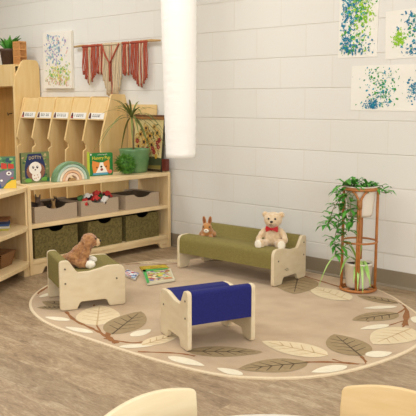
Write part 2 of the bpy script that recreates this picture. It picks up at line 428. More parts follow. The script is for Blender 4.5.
    LV = [('D',-3.159,-1.646,-3.278,-1.754,.55),('D',-3.10,-1.60,-3.36,-1.66,.55),('W',-2.951,-1.778,-3.098,-1.828,.38),('C',-2.781,-1.738,-3.06,-1.49,.62),('D',-2.615,-1.780,-2.796,-1.421,.5),('W',-2.524,-1.738,-2.530,-1.599,.55),('W',-2.702,-1.827,-2.881,-1.861,.3),('W',-2.453,-1.876,-2.347,-1.753,.34),('C',-2.389,-1.790,-2.376,-1.543,.42),('W',-2.191,-1.816,-1.991,-1.792,.34),('D',-2.177,-1.708,-1.912,-1.487,.4),('C',-1.668,-1.329,-2.008,-1.371,.5),('D',-1.686,-1.461,-1.863,-1.724,.5),('W',-1.805,-1.762,-1.937,-1.775,.45),('W',-1.538,-1.383,-1.610,-1.549,.42),('D',-1.556,-1.235,-1.810,-1.054,.65),('W',-1.545,-1.215,-1.475,-1.10,.62),('C',-1.574,-.716,-1.596,-1.057,.62),('W',-1.684,-.738,-1.756,-.901,.35),('D',-1.745,-.524,-1.863,-.797,.5),('W',-1.812,-.406,-1.932,-.566,.3),('D',-1.836,-.347,-2.094,-.354,.45),('C',-2.073,-.478,-2.411,-.362,.55),('D',-2.62,-.20,-2.388,-.574,.62),('W',-1.644,-.506,-1.60,-.619,.5),('C',-3.70,-.624,-3.563,-.531,.5),('C',-3.58,-.461,-3.504,-.371,.6),('D',-3.271,-.160,-3.499,-.187,.5),('W',-3.437,-1.623,-3.476,-1.510,.4)]
    for a in LV: leaf(*a)
    o = b.build('area_rug', fix=False)
    bm = bmesh.new(); bm.from_mesh(o.data)
    for f in bm.faces:
        if f.normal.z < -.01: f.normal_flip()
    bm.to_mesh(o.data); bm.free()
    tag(o, 'large oval beige area rug with leaf and branch pattern on the plank floor', 'rug')
rug()
RZ = .0105  # top of the rug pattern

# ================================================================== BENCH SEATS
PANEL = [(0,0,.02),(0,.285,.024),(.05,.285,.022),(.098,.212,.02),(.165,.212,.05),(.27,.236,.06),(.368,.236,.05),(.368,0,.02),(.276,0,.012),(.258,.042,.02),(.112,.042,.02),(.092,0,.012)]
DEP = .368
HS = .965
def seat(name, label, cat, loc, rz, width, fab, logo=False, DEP=.368):
    # local +X is the way the seat faces; local Y runs along its width
    root = thing(name, label, cat, loc, rz)
    kx = DEP/.368
    pp = [(x*kx-DEP/2, z*HS) for x, z in rpoly(PANEL, 5)]
    T = .022
    for sgn in (-1, 1):
        y0 = sgn*width/2; y1 = y0 - sgn*T
        b = B().use(M['bench_wood']).prismY(pp, min(y0, y1), max(y0, y1))
        p = b.build('side_panel', root, bevel=.004)
        for sx, sz in ((.03, .238), (.03, .155), (.317, .158)):
            c = B().use(M['screw']); yy = y0 + sgn*.0012
            c.prismY([(sx*kx-DEP/2+.0052*math.cos(a*PI/5), sz*HS+.0052*math.sin(a*PI/5)) for a in range(10)], min(yy-.0018, yy), max(yy+.0006, yy))
            c.build('screw', p)
        if logo and sgn == logo:
            c = B().use(M['screw'])
            for i, (dx, dz, lx) in enumerate(((0, 0, .012), (.013, .004, .008), (.026, 0, .014), (-.006, -.008, .01), (.012, -.008, .016))):
                c.box((.21-DEP/2+dx, y0+sgn*.0008, .088+dz), (lx, .0012, .003))
            c.build('maker_mark', p)
    # upholstered sheet: over the back, into the valley, over the front lip
    outer = rpoly([(.001,.125),(.001,.2845,.022),(.049,.2845,.02),(.098,.211,.02),(.165,.211,.05),(.27,.2355,.05),(.367,.2355,.05),(.367,.112)], 6)
    inner = rpoly([(.341,.112),(.341,.205,.03),(.27,.206,.04),(.165,.182,.04),(.082,.182,.02),(.04,.252,.01),(.028,.252,.01),(.028,.125)], 5)
    poly = [(x*kx-DEP/2, z*HS) for x, z in outer+inner]
    f = B().use(fab).prismY(poly, -width/2+T+.0005, width/2-T-.0005, True)
    o = f.build('upholstery', root)
    for pl in o.data.polygons:
        if len(pl.vertices) > 4: pl.use_smooth = False
    md = o.modifiers.new('edge', 'EDGE_SPLIT'); md.split_angle = math.radians(40)
    # hidden board that ties the panels
    bb = B().use(M['bench_wood']).box((0.03, 0, .165), (.22, width-2*T, .018)); bb.build('seat_board', root, bevel=.002)
    return root
seat('toddler_couch', 'long olive green upholstered toddler couch with birch side panels against the wall', 'couch', (-2.974, -.366, .0108), math.radians(-88.3), .80, M['olive'], logo=1, DEP=.362)
a63 = math.radians(63.5)
def along(A, ang, u, v): return (A[0]+math.cos(ang)*u - math.sin(ang)*v, A[1]+math.sin(ang)*u+math.cos(ang)*v)
cA = (-3.189, -1.482)
seat('toddler_chair', 'single olive green upholstered toddler chair with birch side panels on rug edge', 'chair', (*cA, .0108), math.radians(66.2), .327, M['olive'])
seat('toddler_chair', 'navy blue upholstered toddler chair seen from behind in the middle of the rug', 'chair', (-2.2465, -1.4965, .0108), math.radians(158.3), .352, M['blue'], DEP=.323)

# ================================================================== STORAGE SHELF (perpendicular to the wall)
SX, SB = -3.95, -4.30      # front and back
YA, YB = -1.338, -.034     # near and far end
def shelf():
    root = thing('storage_shelf', 'low long maple storage shelf with three felt bins on each level', 'shelf', ((SX+SB)/2, (YA+YB)/2, 0))
    ox, oy = (SX+SB)/2, (YA+YB)/2
    def pt(b, n, bevel=.003): o = b.build(n, root, bevel=bevel); o.location = (0, 0, 0); return o
    hd = (SX-SB)/2; hl = (YB-YA)/2
    prof = rpoly([(-hd, 0, 0), (-hd, .60, .03), (hd, .60, .03), (hd, 0, 0)], 4)
    for y in (-hl, hl-.026):
        pt(B().use(M['mapleV']).prismY(prof, y, y+.026), 'side_panel')
    for z, n in ((.563, 'top_board'), (.309, 'middle_board'), (.072, 'bottom_board')):
        d = .027
        pt(B().use(M['maple']).box((0, 0, z+d/2), (2*hd-.004, 2*hl-.052, d)), n)
    ap = rpoly([(-hl+.026,.0),(-hl+.026,.072),(hl-.026,.072),(hl-.026,0),(hl-.10,0,.01),(hl-.125,.045,.03),(-hl+.125,.045,.03),(-hl+.10,0,.01)], 4)
    pt(B().use(M['maple']).prismX(ap, hd-.03, hd-.008), 'kick_board')
    k = B().use(M['edge'])
    for i, (dy, l) in enumerate(((0,.012),(.016,.01),(.03,.014))): k.box((hd-.007, hl-.08+dy, .028), (.001, l, .006))
    k.build('maker_mark', root)
    pt(B().use(M['maple']).box((-hd+.006, 0, .19), (.012, 2*hl-.052, .21)), 'back_board')
    return root
shelf()
# corner unit joined to the near end
def corner():
    root = thing('corner_shelf', 'maple corner shelf unit with concave front edge joining the long shelf', 'shelf', (-4.0, -1.6, 0))
    def P(x, y): return (x+4.0, y+1.6)
    fr = [(-3.948,-1.342),(-3.90,-1.385),(-3.855,-1.445),(-3.815,-1.515),(-3.765,-1.60),(-3.71,-1.695),(-3.66,-1.80),(-3.615,-1.93)]
    poly = [P(*q) for q in fr] + [P(-3.60,-2.0), P(-4.29,-2.0), P(-4.29,-1.342)]
    for z, d, n in ((.566,.026,'top_board'),(.311,.026,'middle_board'),(.074,.028,'bottom_board')):
        B().use(M['maple']).prismZ(poly, z, z+d).build(n, root, bevel=.003)
    def W(x, y): return x+4.0, y+1.6
    # end panel beside the long shelf: its top edge sweeps up towards the back, with a dark patch for the hand hole
    pr = rpoly([(.05-.001,0,0),(.05-.001,.60,.01),(-.02,.606,.05),(-.14,.628,.05),(-.30,.634,.02),(-.30,0,0)], 4)
    B().use(M['mapleV']).prismY(pr, .258-.016, .258-.0005).build('side_panel', root, bevel=.002)
    hole = rpoly([(-.13,.55,.01),(-.05,.55,.01),(-.058,.527,.016),(-.122,.527,.016)], 4)
    B().use(M['darktoy']).prismY(hole, .2412, .2419).build('hand_hole_shade', root)  # thin dark patch painted as the shade inside the hand hole, nothing is cut
    B().use(M['mapleV']).box((-.296, -.08, .315), (.012, .63, .63)).build('back_panel', root, bevel=.002)
    B().use(M['mapleV']).box((.05, -.408, .30), (.66, .016, .60)).build('end_panel', root, bevel=.002)
    ft = rpoly([(-.03,.0),(-.03,.074),(.049,.074),(.049,0)], 3)
    B().use(M['maple']).prismY(ft, .215, .2415).build('foot', root, bevel=.002)
corner()

# ------------------------------------------------------------------ bins
def bin_mesh(w, d, h, m, inn, scoop_w, scoop_d, deep):
    b = B().use(m); t = .008
    n = 14; top = []
    for i in range(n+1):
        f = i/n; x = -scoop_w/2 + scoop_w*f
        top.append((x, h - scoop_d*(math.sin(PI*f)**.5)))
    fr = [(-w/2, 0), (w/2, 0), (w/2, h)] + top[::-1] + [(-w/2, h)]
    b.prism(fr, lambda a, c: (a, -d/2, c), lambda a, c: (a, -d/2+t, c))
    b.prism(fr, lambda a, c: (a, d/2-t, c), lambda a, c: (a, d/2, c))
    b.box((-w/2+t/2, 0, h/2), (t, d-2*t, h)); b.box((w/2-t/2, 0, h/2), (t, d-2*t, h))
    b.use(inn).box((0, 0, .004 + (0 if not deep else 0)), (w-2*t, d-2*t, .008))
    # thin dark sheets over the inner faces
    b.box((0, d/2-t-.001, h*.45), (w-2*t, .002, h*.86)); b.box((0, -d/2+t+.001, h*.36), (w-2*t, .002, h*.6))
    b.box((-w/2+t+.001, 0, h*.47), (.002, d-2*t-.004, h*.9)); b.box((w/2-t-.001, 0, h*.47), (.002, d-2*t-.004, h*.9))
    return b
UP = [(-1.268,-.922,'left beige felt bin of the upper row with dark animal figures inside'),(-.885,-.545,'middle beige felt bin of the upper row, full of bright plastic toys'),(-.475,-.132,'right beige felt bin of the upper row, looks empty, nearest the wall')]
for y0, y1, lb in UP:
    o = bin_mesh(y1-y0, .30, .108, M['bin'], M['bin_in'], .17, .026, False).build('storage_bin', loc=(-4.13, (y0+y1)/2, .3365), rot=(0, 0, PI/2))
    tag(o, lb, 'bin', 'beige felt bins on the middle board')
LO = [(-1.275,-.922,'left olive felt bin of the lower row, behind the ginger plush'),(-.832,-.514,'middle olive felt bin of the lower row, under the bin of bright toys'),(-.474,-.136,'right olive felt bin of the lower row, nearest the wall')]
for y0, y1, lb in LO:
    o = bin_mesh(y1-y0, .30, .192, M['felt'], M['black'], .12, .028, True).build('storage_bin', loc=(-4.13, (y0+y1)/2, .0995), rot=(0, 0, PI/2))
    tag(o, lb, 'bin', 'olive felt bins on the bottom board')
# animal figures in the left bin
def figure(loc, rz, s, m, label, ears=True):
    b = B().use(M[m]); 
    b.ell((0,0,.05*s), (.026*s,.016*s,.018*s)); b.ell((.03*s,0,.078*s), (.014*s,.011*s,.014*s)); b.tube([(.012*s,0,.055*s),(.03*s,0,.078*s)], .01*s, 8)
    b.ell((.044*s,0,.074*s), (.01*s,.007*s,.007*s))
    for x in (-.017, .016):
        for y in (-.009, .009): b.tube([(x*s,y*s,.045*s),(x*s,y*s,0)], [.007*s,.006*s], 6)
    for y in (-.007, .007): b.tube([(.028*s,y*s,.086*s),(.026*s,y*1.5*s,.103*s)], [.005*s,.002*s], 6)
    b.tube([(-.024*s,0,.055*s),(-.036*s,0,.035*s)], [.004*s,.002*s], 5)
    tag(b.build('animal_figure', loc=loc, rot=(0,0,rz)), label, 'toy', 'animal figures in the left bin')
figure((-4.10,-1.212,.346), -1.2, 1.75, 'darktoy', 'dark toy animal with upright ears, leftmost in the left beige bin')
figure((-4.12,-1.128,.346), -.9, 1.6, 'greytoy', 'grey brown toy animal beside the dark one in the left beige bin')
figure((-4.06,-1.06,.346), 2.5, 1.2, 'tantoy', 'tan toy animal, rightmost in the left beige bin')
figure((-4.17,-1.00,.346), 1.5, 1.25, 'darktoy', 'small dark toy animal at the back of the left beige bin')
# bright toy cars heaped in the middle bin
random.seed(4)
cols = ['redtoy','greentoy','whitetoy','redtoy','bluetoy','redtoy','whitetoy','greentoy','redtoy']
names = ['red toy car at the front left of the toy bin','green toy car at the back left of the toy bin','white toy car on top of the toy heap','red toy car in the middle of the toy heap','blue toy car at the back of the toy heap','red toy car at the front of the toy heap','white toy car at the right end of the heap','green toy car at the right back of the heap','red toy car at the far right of the heap']
for i in range(9):
    b = B().use(M[cols[i]])
    b.prismY(rpoly([(-.036,.008),(-.036,.026,.004),(-.018,.028),(-.010,.044,.006),(.014,.044,.006),(.022,.028),(.036,.026,.006),(.036,.008)], 3), -.017, .017)
    b.use(M['darktoy'])
    for x in (-.02, .021):
        for y in (-.018, .018): b.prismY([(x+.009*math.cos(k*PI/5), .009+.009*math.sin(k*PI/5)) for k in range(10)], y-.003, y+.003)
    yy = -.82 + .028*i; xx = -4.05 + (.045 if i % 3 == 0 else -.04 if i % 3 == 1 else .0)
    o = b.build('toy_car', loc=(xx, yy, .414 + .028*(i % 3 == 2) + .012*(i % 2)), rot=(random.uniform(-.5,.5), random.uniform(-.4,.4), random.uniform(0, 6)))
    tag(o, names[i], 'toy', 'bright toy cars in the middle bin')
# filler so the heap rests on something: wooden bricks under the cars
for i in range(6):
    b = B().use(M[['greentoy','redtoy','whitetoy'][i % 3]]); b.box((0,0,.034), (.09,.075,.066))
    for x in (-.022,.022):
        for y in (-.018,.018): b.lathe([(0,.072),(.012,.072),(.012,.066)], (x,y,0), 10)
    tag(b.build('toy_brick', loc=(-4.18+.1*(i % 2), -.83+.1*(i//2), .345), bevel=.003), 'studded toy brick under the toy cars in the middle bin, half hidden', 'toy', 'studded bricks under the cars')

# ================================================================== LOCKERS
def lockers():
    root = thing('coat_locker', 'row of five birch coat lockers with name tags along the wall', 'locker', (-5.05, 0, 0))
    X = lambda k: -5.648 + .2375*k + 5.05
    up = rpoly([(-.015,.60),(-.015,1.175,.01),(-.205,1.175,.035),(-.252,.99,0),(-.298,.815,.01),(-.268,.785,.008),(-.262,.75,.006),(-.292,.735,.01),(-.296,.60,0)], 3)
    low = rpoly([(-.015,.615),(-.296,.615,0),(-.285,.50,.05),(-.200,.44,.06),(-.197,.262,.03),(-.12,.285,.04),(-.06,.262,.03),(-.015,.262)], 3)
    full = [p for p in up[:-1]]
    prof = [(-.015,.262),(-.015,1.165)] + rpoly([(-.015,1.175,.01),(-.205,1.175,.035),(-.252,.99,0),(-.298,.815,.012),(-.266,.785,.008),(-.262,.752,.006),(-.292,.735,.012),(-.296,.60,.02),(-.294,.50,.05),(-.285,.285,.03),(-.19,.262,.04),(-.12,.285,.04),(-.06,.262,.03)], 4)[4:]
    for k in range(5):
        B().use(M['locker']).prismX(prof, X(k)-.009, X(k)+.009).build('divider', root, bevel=.002)
    ep = rpoly([(-.012,0),(-.012,1.09,.0),(-.035,1.192,.015),(-.178,1.192,.02),(-.276,.91,.03),(-.300,.80,.03),(-.300,.0,0)], 4)
    B().use(M['locker']).prismX(ep, X(5)-.02, X(5)-.001).build('end_panel', root, bevel=.002)
    B().use(M['locker_dark']).box(((X(0)+X(5))/2-.005, -.008, .56), (X(5)-X(0)-.02, .012, 1.12)).build('back_panel', root)
    for k in range(5):
        x0, x1 = X(k)+.0095, X(k+1)-(.0095 if k < 4 else .0205)
        f = B().use(M['locker']).prismX([(-.196,1.166),(-.248,.985),(-.236,.982),(-.184,1.163)], x0, x1).build('fascia', root, bevel=.001)
        B().use(M['locker']).box(((x0+x1)/2, -.105, 1.10), (x1-x0, .17, .016)).build('top_board', root)
        # name tag lying on the sloping fascia: photo and pencil-grey letters
        e = Vector((0, -.052, -.181)).normalized(); nrm = Vector((0, -.181, .052)).normalized()
        org = Vector(((x0+x1)/2, -.2335, 1.035)) + nrm*.0016
        fx = lambda a, c, dz=0: tuple(org + Vector((a, 0, 0)) - e*c + nrm*dz)
        t = B().use(M['white']); w_, h_ = (x1-x0)*.46, .034
        org = org + e*.018
        t.prism([(-w_,-h_*.75),(w_,-h_*.75),(w_,h_*.75),(-w_,h_*.75)], lambda a, c: fx(a, c, -.001), lambda a, c: fx(a, c, .001))
        t.use(M['photo_dark']); 
        t.face([fx(-w_*.96,-h_*.65,.0016), fx(-w_*.62,-h_*.65,.0016), fx(-w_*.66,h_*.2,.0016), fx(-w_*.92,h_*.2,.0016)])
        t.face([fx(-w_*.79+.011*math.cos(q*PI/4), h_*.36+.012*math.sin(q*PI/4), .0018) for q in range(8)])
        if k in (0, 3):
            t.use(M['redtoy']); t.face([fx(-w_*.92,-h_*.65,.0019), fx(-w_*.70,-h_*.65,.0019), fx(-w_*.72,-h_*.2,.0019), fx(-w_*.9,-h_*.2,.0019)])
        rnd = random.Random(k+3); t.use(M['ink'])
        a0 = -w_*.46
        for q in range(5 if k != 4 else 4):
            hh = h_*(.42 if q else .5)
            t.face([fx(a0,-h_*.3,.0016), fx(a0+.004,-h_*.3,.0016), fx(a0+.004,hh,.0016), fx(a0,hh,.0016)])
            if rnd.random() < .7: t.face([fx(a0,-h_*.3,.0016), fx(a0+.014,-h_*.3,.0016), fx(a0+.014,-h_*.12,.0016), fx(a0,-h_*.12,.0016)])
            if rnd.random() < .8: t.face([fx(a0+.011,-h_*.3,.0017), fx(a0+.0145,-h_*.3,.0017), fx(a0+.0145,hh,.0017), fx(a0+.011,hh,.0017)])
            a0 += .023 + .003*rnd.random()
        t.build('name_tag', root, fix=False)
lockers()
def tall_locker():
    root = thing('tall_locker', 'taller birch locker with rounded end panel at the left edge', 'locker', (-6.05, 0, 0))
    X = lambda x: x + 6.05
    ep = rpoly([(-.012,0),(-.012,1.44,0),(-.03,1.508,.05),(-.19,1.508,.06),(-.272,1.36,.05),(-.290,1.26,.03),(-.295,0,0)], 5)
    B().use(M['locker']).prismX(ep, X(-5.686), X(-5.666)).build('end_panel', root, bevel=.003)
    B().use(M['locker']).prismX(ep, X(-6.5), X(-6.48)).build('end_panel', root, bevel=.003)
    B().use(M['locker_dark']).box((X(-6.083), -.012, .73), (.79, .014, 1.44)).build('back_panel', root)
    B().use(M['locker']).box((X(-6.083), -.262, 1.368), (.79, .018, .195)).build('fascia', root, bevel=.002)
    B().use(M['locker']).box((X(-6.083), -.137, 1.456), (.79, .23, .018)).build('top_board', root, bevel=.001)
    B().use(M['locker']).box((X(-6.083), -.137, 1.275), (.79, .23, .016)).build('cubby_floor', root)
    B().use(M['locker']).box((X(-6.083), -.15, .40), (.79, .26, .02)).build('seat_board', root, bevel=.002)
    for i in range(3):
        xx = X(-6.35+.22*i)
        B().use(M['screw']).tube([(xx,-.02,1.02),(xx,-.05,1.02),(xx,-.066,1.0),(xx,-.07,1.03)], .005, 6).build('coat_hook', root)
tall_locker()
# ---------- on the tall locker
def tall_plant():
    root = thing('potted_plant', 'strap leaved plant in brown pot on top of the tall locker', 'plant', (-5.945, -.15, 1.4655))
    B().use(M['brownpot']).lathe([(0,0),(.062,0),(.078,.125),(.086,.13),(.086,.15),(.076,.15),(.072,.128),(0,.125)], n=24).build('pot', root)
    b = B().use(M['leaf']); rnd = random.Random(2)
    for i in range(16):
        a = i*2.4; L = rnd.uniform(.14,.24); lean = rnd.uniform(.35,.95); dx, dy = math.cos(a), math.sin(a)*.55
        pts = [(0,0,.12)]
        for j in range(1, 7):
            f = j/6; pts.append((dx*L*lean*f, dy*L*lean*f, .12 + L*(f-.55*lean*f*f)))
        b.ribbon(pts, [.008,.016,.018,.017,.014,.009,.002], (-dy, dx, 0))
    b.build('foliage', root, solid=.001)
    B().use(M['soil']).lathe([(0,.129),(.071,.128)], n=20).build('soil', root)
tall_plant()
def lattice():
    root = thing('slatted_box', 'small orange pine slatted tower standing beside the brown plant pot', 'box', (-5.765, -.15, 1.4655), 0)
    W, D, H = .105, .065, .208
    for i in range(4):
        z = .006 + i*.0655
        b = B().use(M['slat'])
        b.box((0,-D/2,z), (W,.008,.012)); b.box((0,D/2,z), (W,.008,.012)); b.box((-W/2,0,z), (.008,D,.012)); b.box((W/2,0,z), (.008,D,.012))
        b.build('rail', root)
    for i in range(6):
        x = -W/2+.004 + (W-.008)*i/5
        B().use(M['slat']).box((x,-D/2-.001,H/2), (.009,.007,H)).build('slat', root)
        B().use(M['slat']).box((x,D/2+.001,H/2), (.009,.007,H)).build('slat', root)
    B().use(M['slat']).box((0,0,.004), (W-.004,D-.004,.006)).build('base', root)
lattice()

# ================================================================== WALL ART
def splats(b, w, h, n, regions, cols, seed, y=-.0016, smin=.004, smax=.016):
    rnd = random.Random(seed)
    for i in range(n):
        cx, cz, sx, sz, cs = regions[rnd.randrange(len(regions))]
        x, z = rnd.gauss(cx, sx), rnd.gauss(cz, sz)
        s = rnd.uniform(smin, smax)*rnd.uniform(.5,1)
        if abs(x) > w/2-.006-s or z < .006+s or z > h-.006-s: continue
        m = cols[cs[rnd.randrange(len(cs))]]; b.use(flat(m, .6))
        k = 9; ph = rnd.random()*6; st = rnd.uniform(.22,.8); an = rnd.random()*PI
        pts = []
        for j in range(k):
            t = 2*PI*j/k; r = s*rnd.uniform(.45,1.15)
            u, v = r*math.cos(t), r*st*math.sin(t)
            pts.append((x+u*math.cos(an)-v*math.sin(an), y-.000004*i, z+u*math.sin(an)+v*math.cos(an)))
        b.face(pts)
# canvas on the left
w_, h_ = .412, .495
b = B().use(M['canvas']).box((0,-.0,h_/2), (w_,.026,h_))
splats(b, w_, h_, 470, [(-.10,.40,.09,.07,[0,1,2,3]),(.06,.36,.10,.07,[0,2,3,4]),(-.05,.30,.1,.06,[1,3,2]),(.03,.17,.10,.045,[5,6,7,5]),(.06,.11,.11,.04,[6,7,8]),(0,.06,.14,.03,[8,9,4])], ['8fb0c8','7896bc','a4c8c0','b49cc0','e4b8a8','84b866','c4d270','ecdf80','d0a684','a4b070'], 5, -.0138, .005, .028)
o = b.build('canvas_painting', loc=(-5.374, -.0145, 1.25), rot=(0, .008, 0), fix=False)
tag(o, 'tall canvas with pale blue, lilac and yellow splatter above the lockers', 'artwork')
# three paper paintings at the right
blues = ['0f7a9a','1a92a6','14769c','8cc41c','3f9c38','a6d026','1f8666','38a6b4']
def sheet(name, w, h, loc, ry, regions, n, seed, label, smax=.018):
    b = B().use(M['paper'])
    # slightly curled sheet of real thickness
    nx, nz = 8, 8; g = [[None]*(nz+1) for _ in range(nx+1)]
    b.box((0, 0, h/2), (w, .0014, h))
    splats(b, w, h, n, regions, blues, seed, -.001, .004, smax)
    o = b.build('paper_painting', loc=loc, rot=(0, ry, 0), fix=False)
    tag(o, label, 'artwork', 'splatter paintings on paper')
sheet('a', .272, .50, (-2.349, -.0022, 1.402), .006, [(-.06,.43,.05,.05,[0,1,2,7]),(.03,.42,.06,.05,[3,4,1]),(-.09,.13,.03,.09,[0,1,2]),(-.01,.2,.05,.1,[3,4,5,1]),(.03,.3,.05,.06,[3,5,4]),(-.02,.05,.07,.03,[0,2,4]),(-.07,.30,.04,.06,[0,7,2])], 1150, 11, 'tall paper with dense blue and lime splatter, topmost on right wall')
sheet('b', .42, .28, (-1.945, -.0022, 1.388), -.035, [(.0,.20,.06,.04,[0,2,6]),(-.12,.12,.02,.025,[3,5]),(.0,.03,.05,.02,[0,2]),(.06,.12,.08,.06,[0,1,4,7]),(.1,.2,.08,.04,[0,1,3])], 620, 12, 'paper painting with teal and lime splatter cut off by right edge')
sheet('c', .46, .272, (-2.155, -.0022, 1.078), .004, [(-.04,.2,.07,.04,[4,6,4,1]),(-.05,.05,.045,.03,[0,2,1,4]),(0,.12,.05,.05,[4,6,7]),(.19,.12,.02,.03,[0,1,2]),(-.08,.03,.02,.02,[0,2])], 520, 14, 'wide paper painting with sparse green and blue splatter, lowest of three', .014)

# ================================================================== MACRAME
def macrame():
    root = thing('macrame_hanging', 'rust and natural macrame wall hanging on a pale branch', 'wall hanging', (-4.585, -.03, 1.597))
    b = B().use(M['driftwood']); b.tube([(-.53+.106*i, .0, .004+.004*math.sin(i*1.7)) for i in range(11)], [.009+.002*math.sin(i*2.3) for i in range(11)], 10)
    b.build('branch', root)
    def X(p): # photo column measured along the branch -> metres from the middle
        t = (p-75)/85
        return -5.108 + 1.098*t - .047*t*(1-t)*1.0 + 4.585 + .022*(1-t)*t*4*.75
    def Zb(y, p): return -(y - (47-(p-75)*.0706))*.0083
    rnd = random.Random(8)
    def group(name, p0, p1, n, hem, mats, yoff):
        b = B()
        for i in range(n):
            f = (i+.5)/n; p = p0+(p1-p0)*f; x = X(p); zb = Zb(hem(f), p) + rnd.uniform(-.012,.012)
            b.use(mats(f, i)); r = .0052
            pts = [(x, -.004+yoff, .012)]
            for j in range(1, 7):
                q = j/6; pts.append((x + .003*math.sin(j*1.3+i), -.010+yoff+.003*math.sin(j+i*2.1), .004+(zb)*q))
            b.tube(pts, [r]*6+[r*1.25], 6)
            b.ell((x, -.010+yoff, zb+.03), (.007,.007,.008), None, 6, 5)
        # top knots
        b.use(mats(.1, 0)); b.tube([(X(p0), -.008+yoff, .0), (X(p1), -.008+yoff, .0)], .009, 8)
        return b.build(name, root)
    R_ = lambda f, i: M['terra']
    group('rust_fringe', 83.3, 97, 11, lambda f: 74+11*(1-abs(f-.52)*2), lambda f, i: M['cotton'] if i in (5, 6) else M['terra'], 0)
    group('rust_fringe', 97.4, 104, 6, lambda f: 73.6, lambda f, i: M['cotton'] if i == 3 else M['terra'], .002)
    group('natural_fringe', 104.3, 122.5, 16, lambda f: 78+16.5*min(1, 2.2*(1-abs(f-.5)*2)), lambda f, i: M['terra'] if i in (7,) else M['cotton'], -.004)
    group('rust_fringe', 122.8, 129, 6, lambda f: 73.6, lambda f, i: M['cotton'] if i == 4 else M['terra'], .002)
    group('rust_fringe', 130.5, 146, 12, lambda f: 75+11*(1-abs(f-.55)*2), lambda f, i: M['cotton'] if i in (6, 8) else M['terra'], 0)
    v = B().use(M['terra']); v.tube([(X(104.5), -.022, .0), (X(108), -.026, -.09), (X(112.2), -.028, -.155), (X(116), -.026, -.09), (X(121), -.022, .0)], .007, 8)
    v.tube([(X(112.2), -.029, -.155), (X(112.2), -.029, -.30)], .007, 8); v.build('rust_cord', root)
macrame()

# ================================================================== HANGING LANTERN
def lantern():
    m = bpy.data.materials.new('lit_rice_paper'); m.use_nodes = True
    N = m.node_tree.nodes; L = m.node_tree.links; b_ = N['Principled BSDF']; b_.inputs['Base Color'].default_value = lin('f0ebe2'); b_.inputs['Roughness'].default_value = .9
    b_.inputs['Emission Color'].default_value = (1, .95, .88, 1); b_.inputs['Emission Strength'].default_value = .13
    tc = N.new('ShaderNodeTexCoord'); mp = N.new('ShaderNodeMapping'); mp.inputs['Scale'].default_value = (3, 3, 9); L.new(tc.outputs['Object'], mp.inputs[0])
    n = N.new('ShaderNodeTexNoise'); n.inputs['Scale'].default_value = 3; n.inputs['Detail'].default_value = 6; L.new(mp.outputs[0], n.inputs['Vector'])
    bp = N.new('ShaderNodeBump'); bp.inputs['Strength'].default_value = .5; bp.inputs['Distance'].default_value = .01; L.new(n.outputs['Fac'], bp.inputs['Height']); L.new(bp.outputs[0], b_.inputs['Normal'])
    root = thing('paper_lantern', 'long white lit paper lantern column hanging near the shelf end', 'lamp', (-3.385, -.5, .762))
    H = 1.55; b = B().use(m); prof = []
    for i in range(63):
        f = i/62; r = .097 + .026*f**.8 + (.0012 if i % 2 else 0)
        prof.append((r, H*f))
    prof = [(.0895, .004), (.0935, 0)] + prof
    b.lathe(prof, n=40); o = b.build('shade', root, solid=.002)
    o.rotation_euler = (0, math.radians(-.7), math.radians(0))
    wm = mat('lantern_hoop', 'd8c8a8', .6)
    B().use(wm).tube([(.093*math.cos(k*PI/16), .093*math.sin(k*PI/16), .006) for k in range(33)], .004, 6).build('hoop', root)
    B().use(M['white']).tube([(-.02,0,H-.02),(-.02,0,2.798-.762)], .004, 6).build('cord', root)
    B().use(wm).tube([(-.115,0,H-.02),(.08,0,H-.02)], .003, 6).build('hanger_bar', root)
lantern()

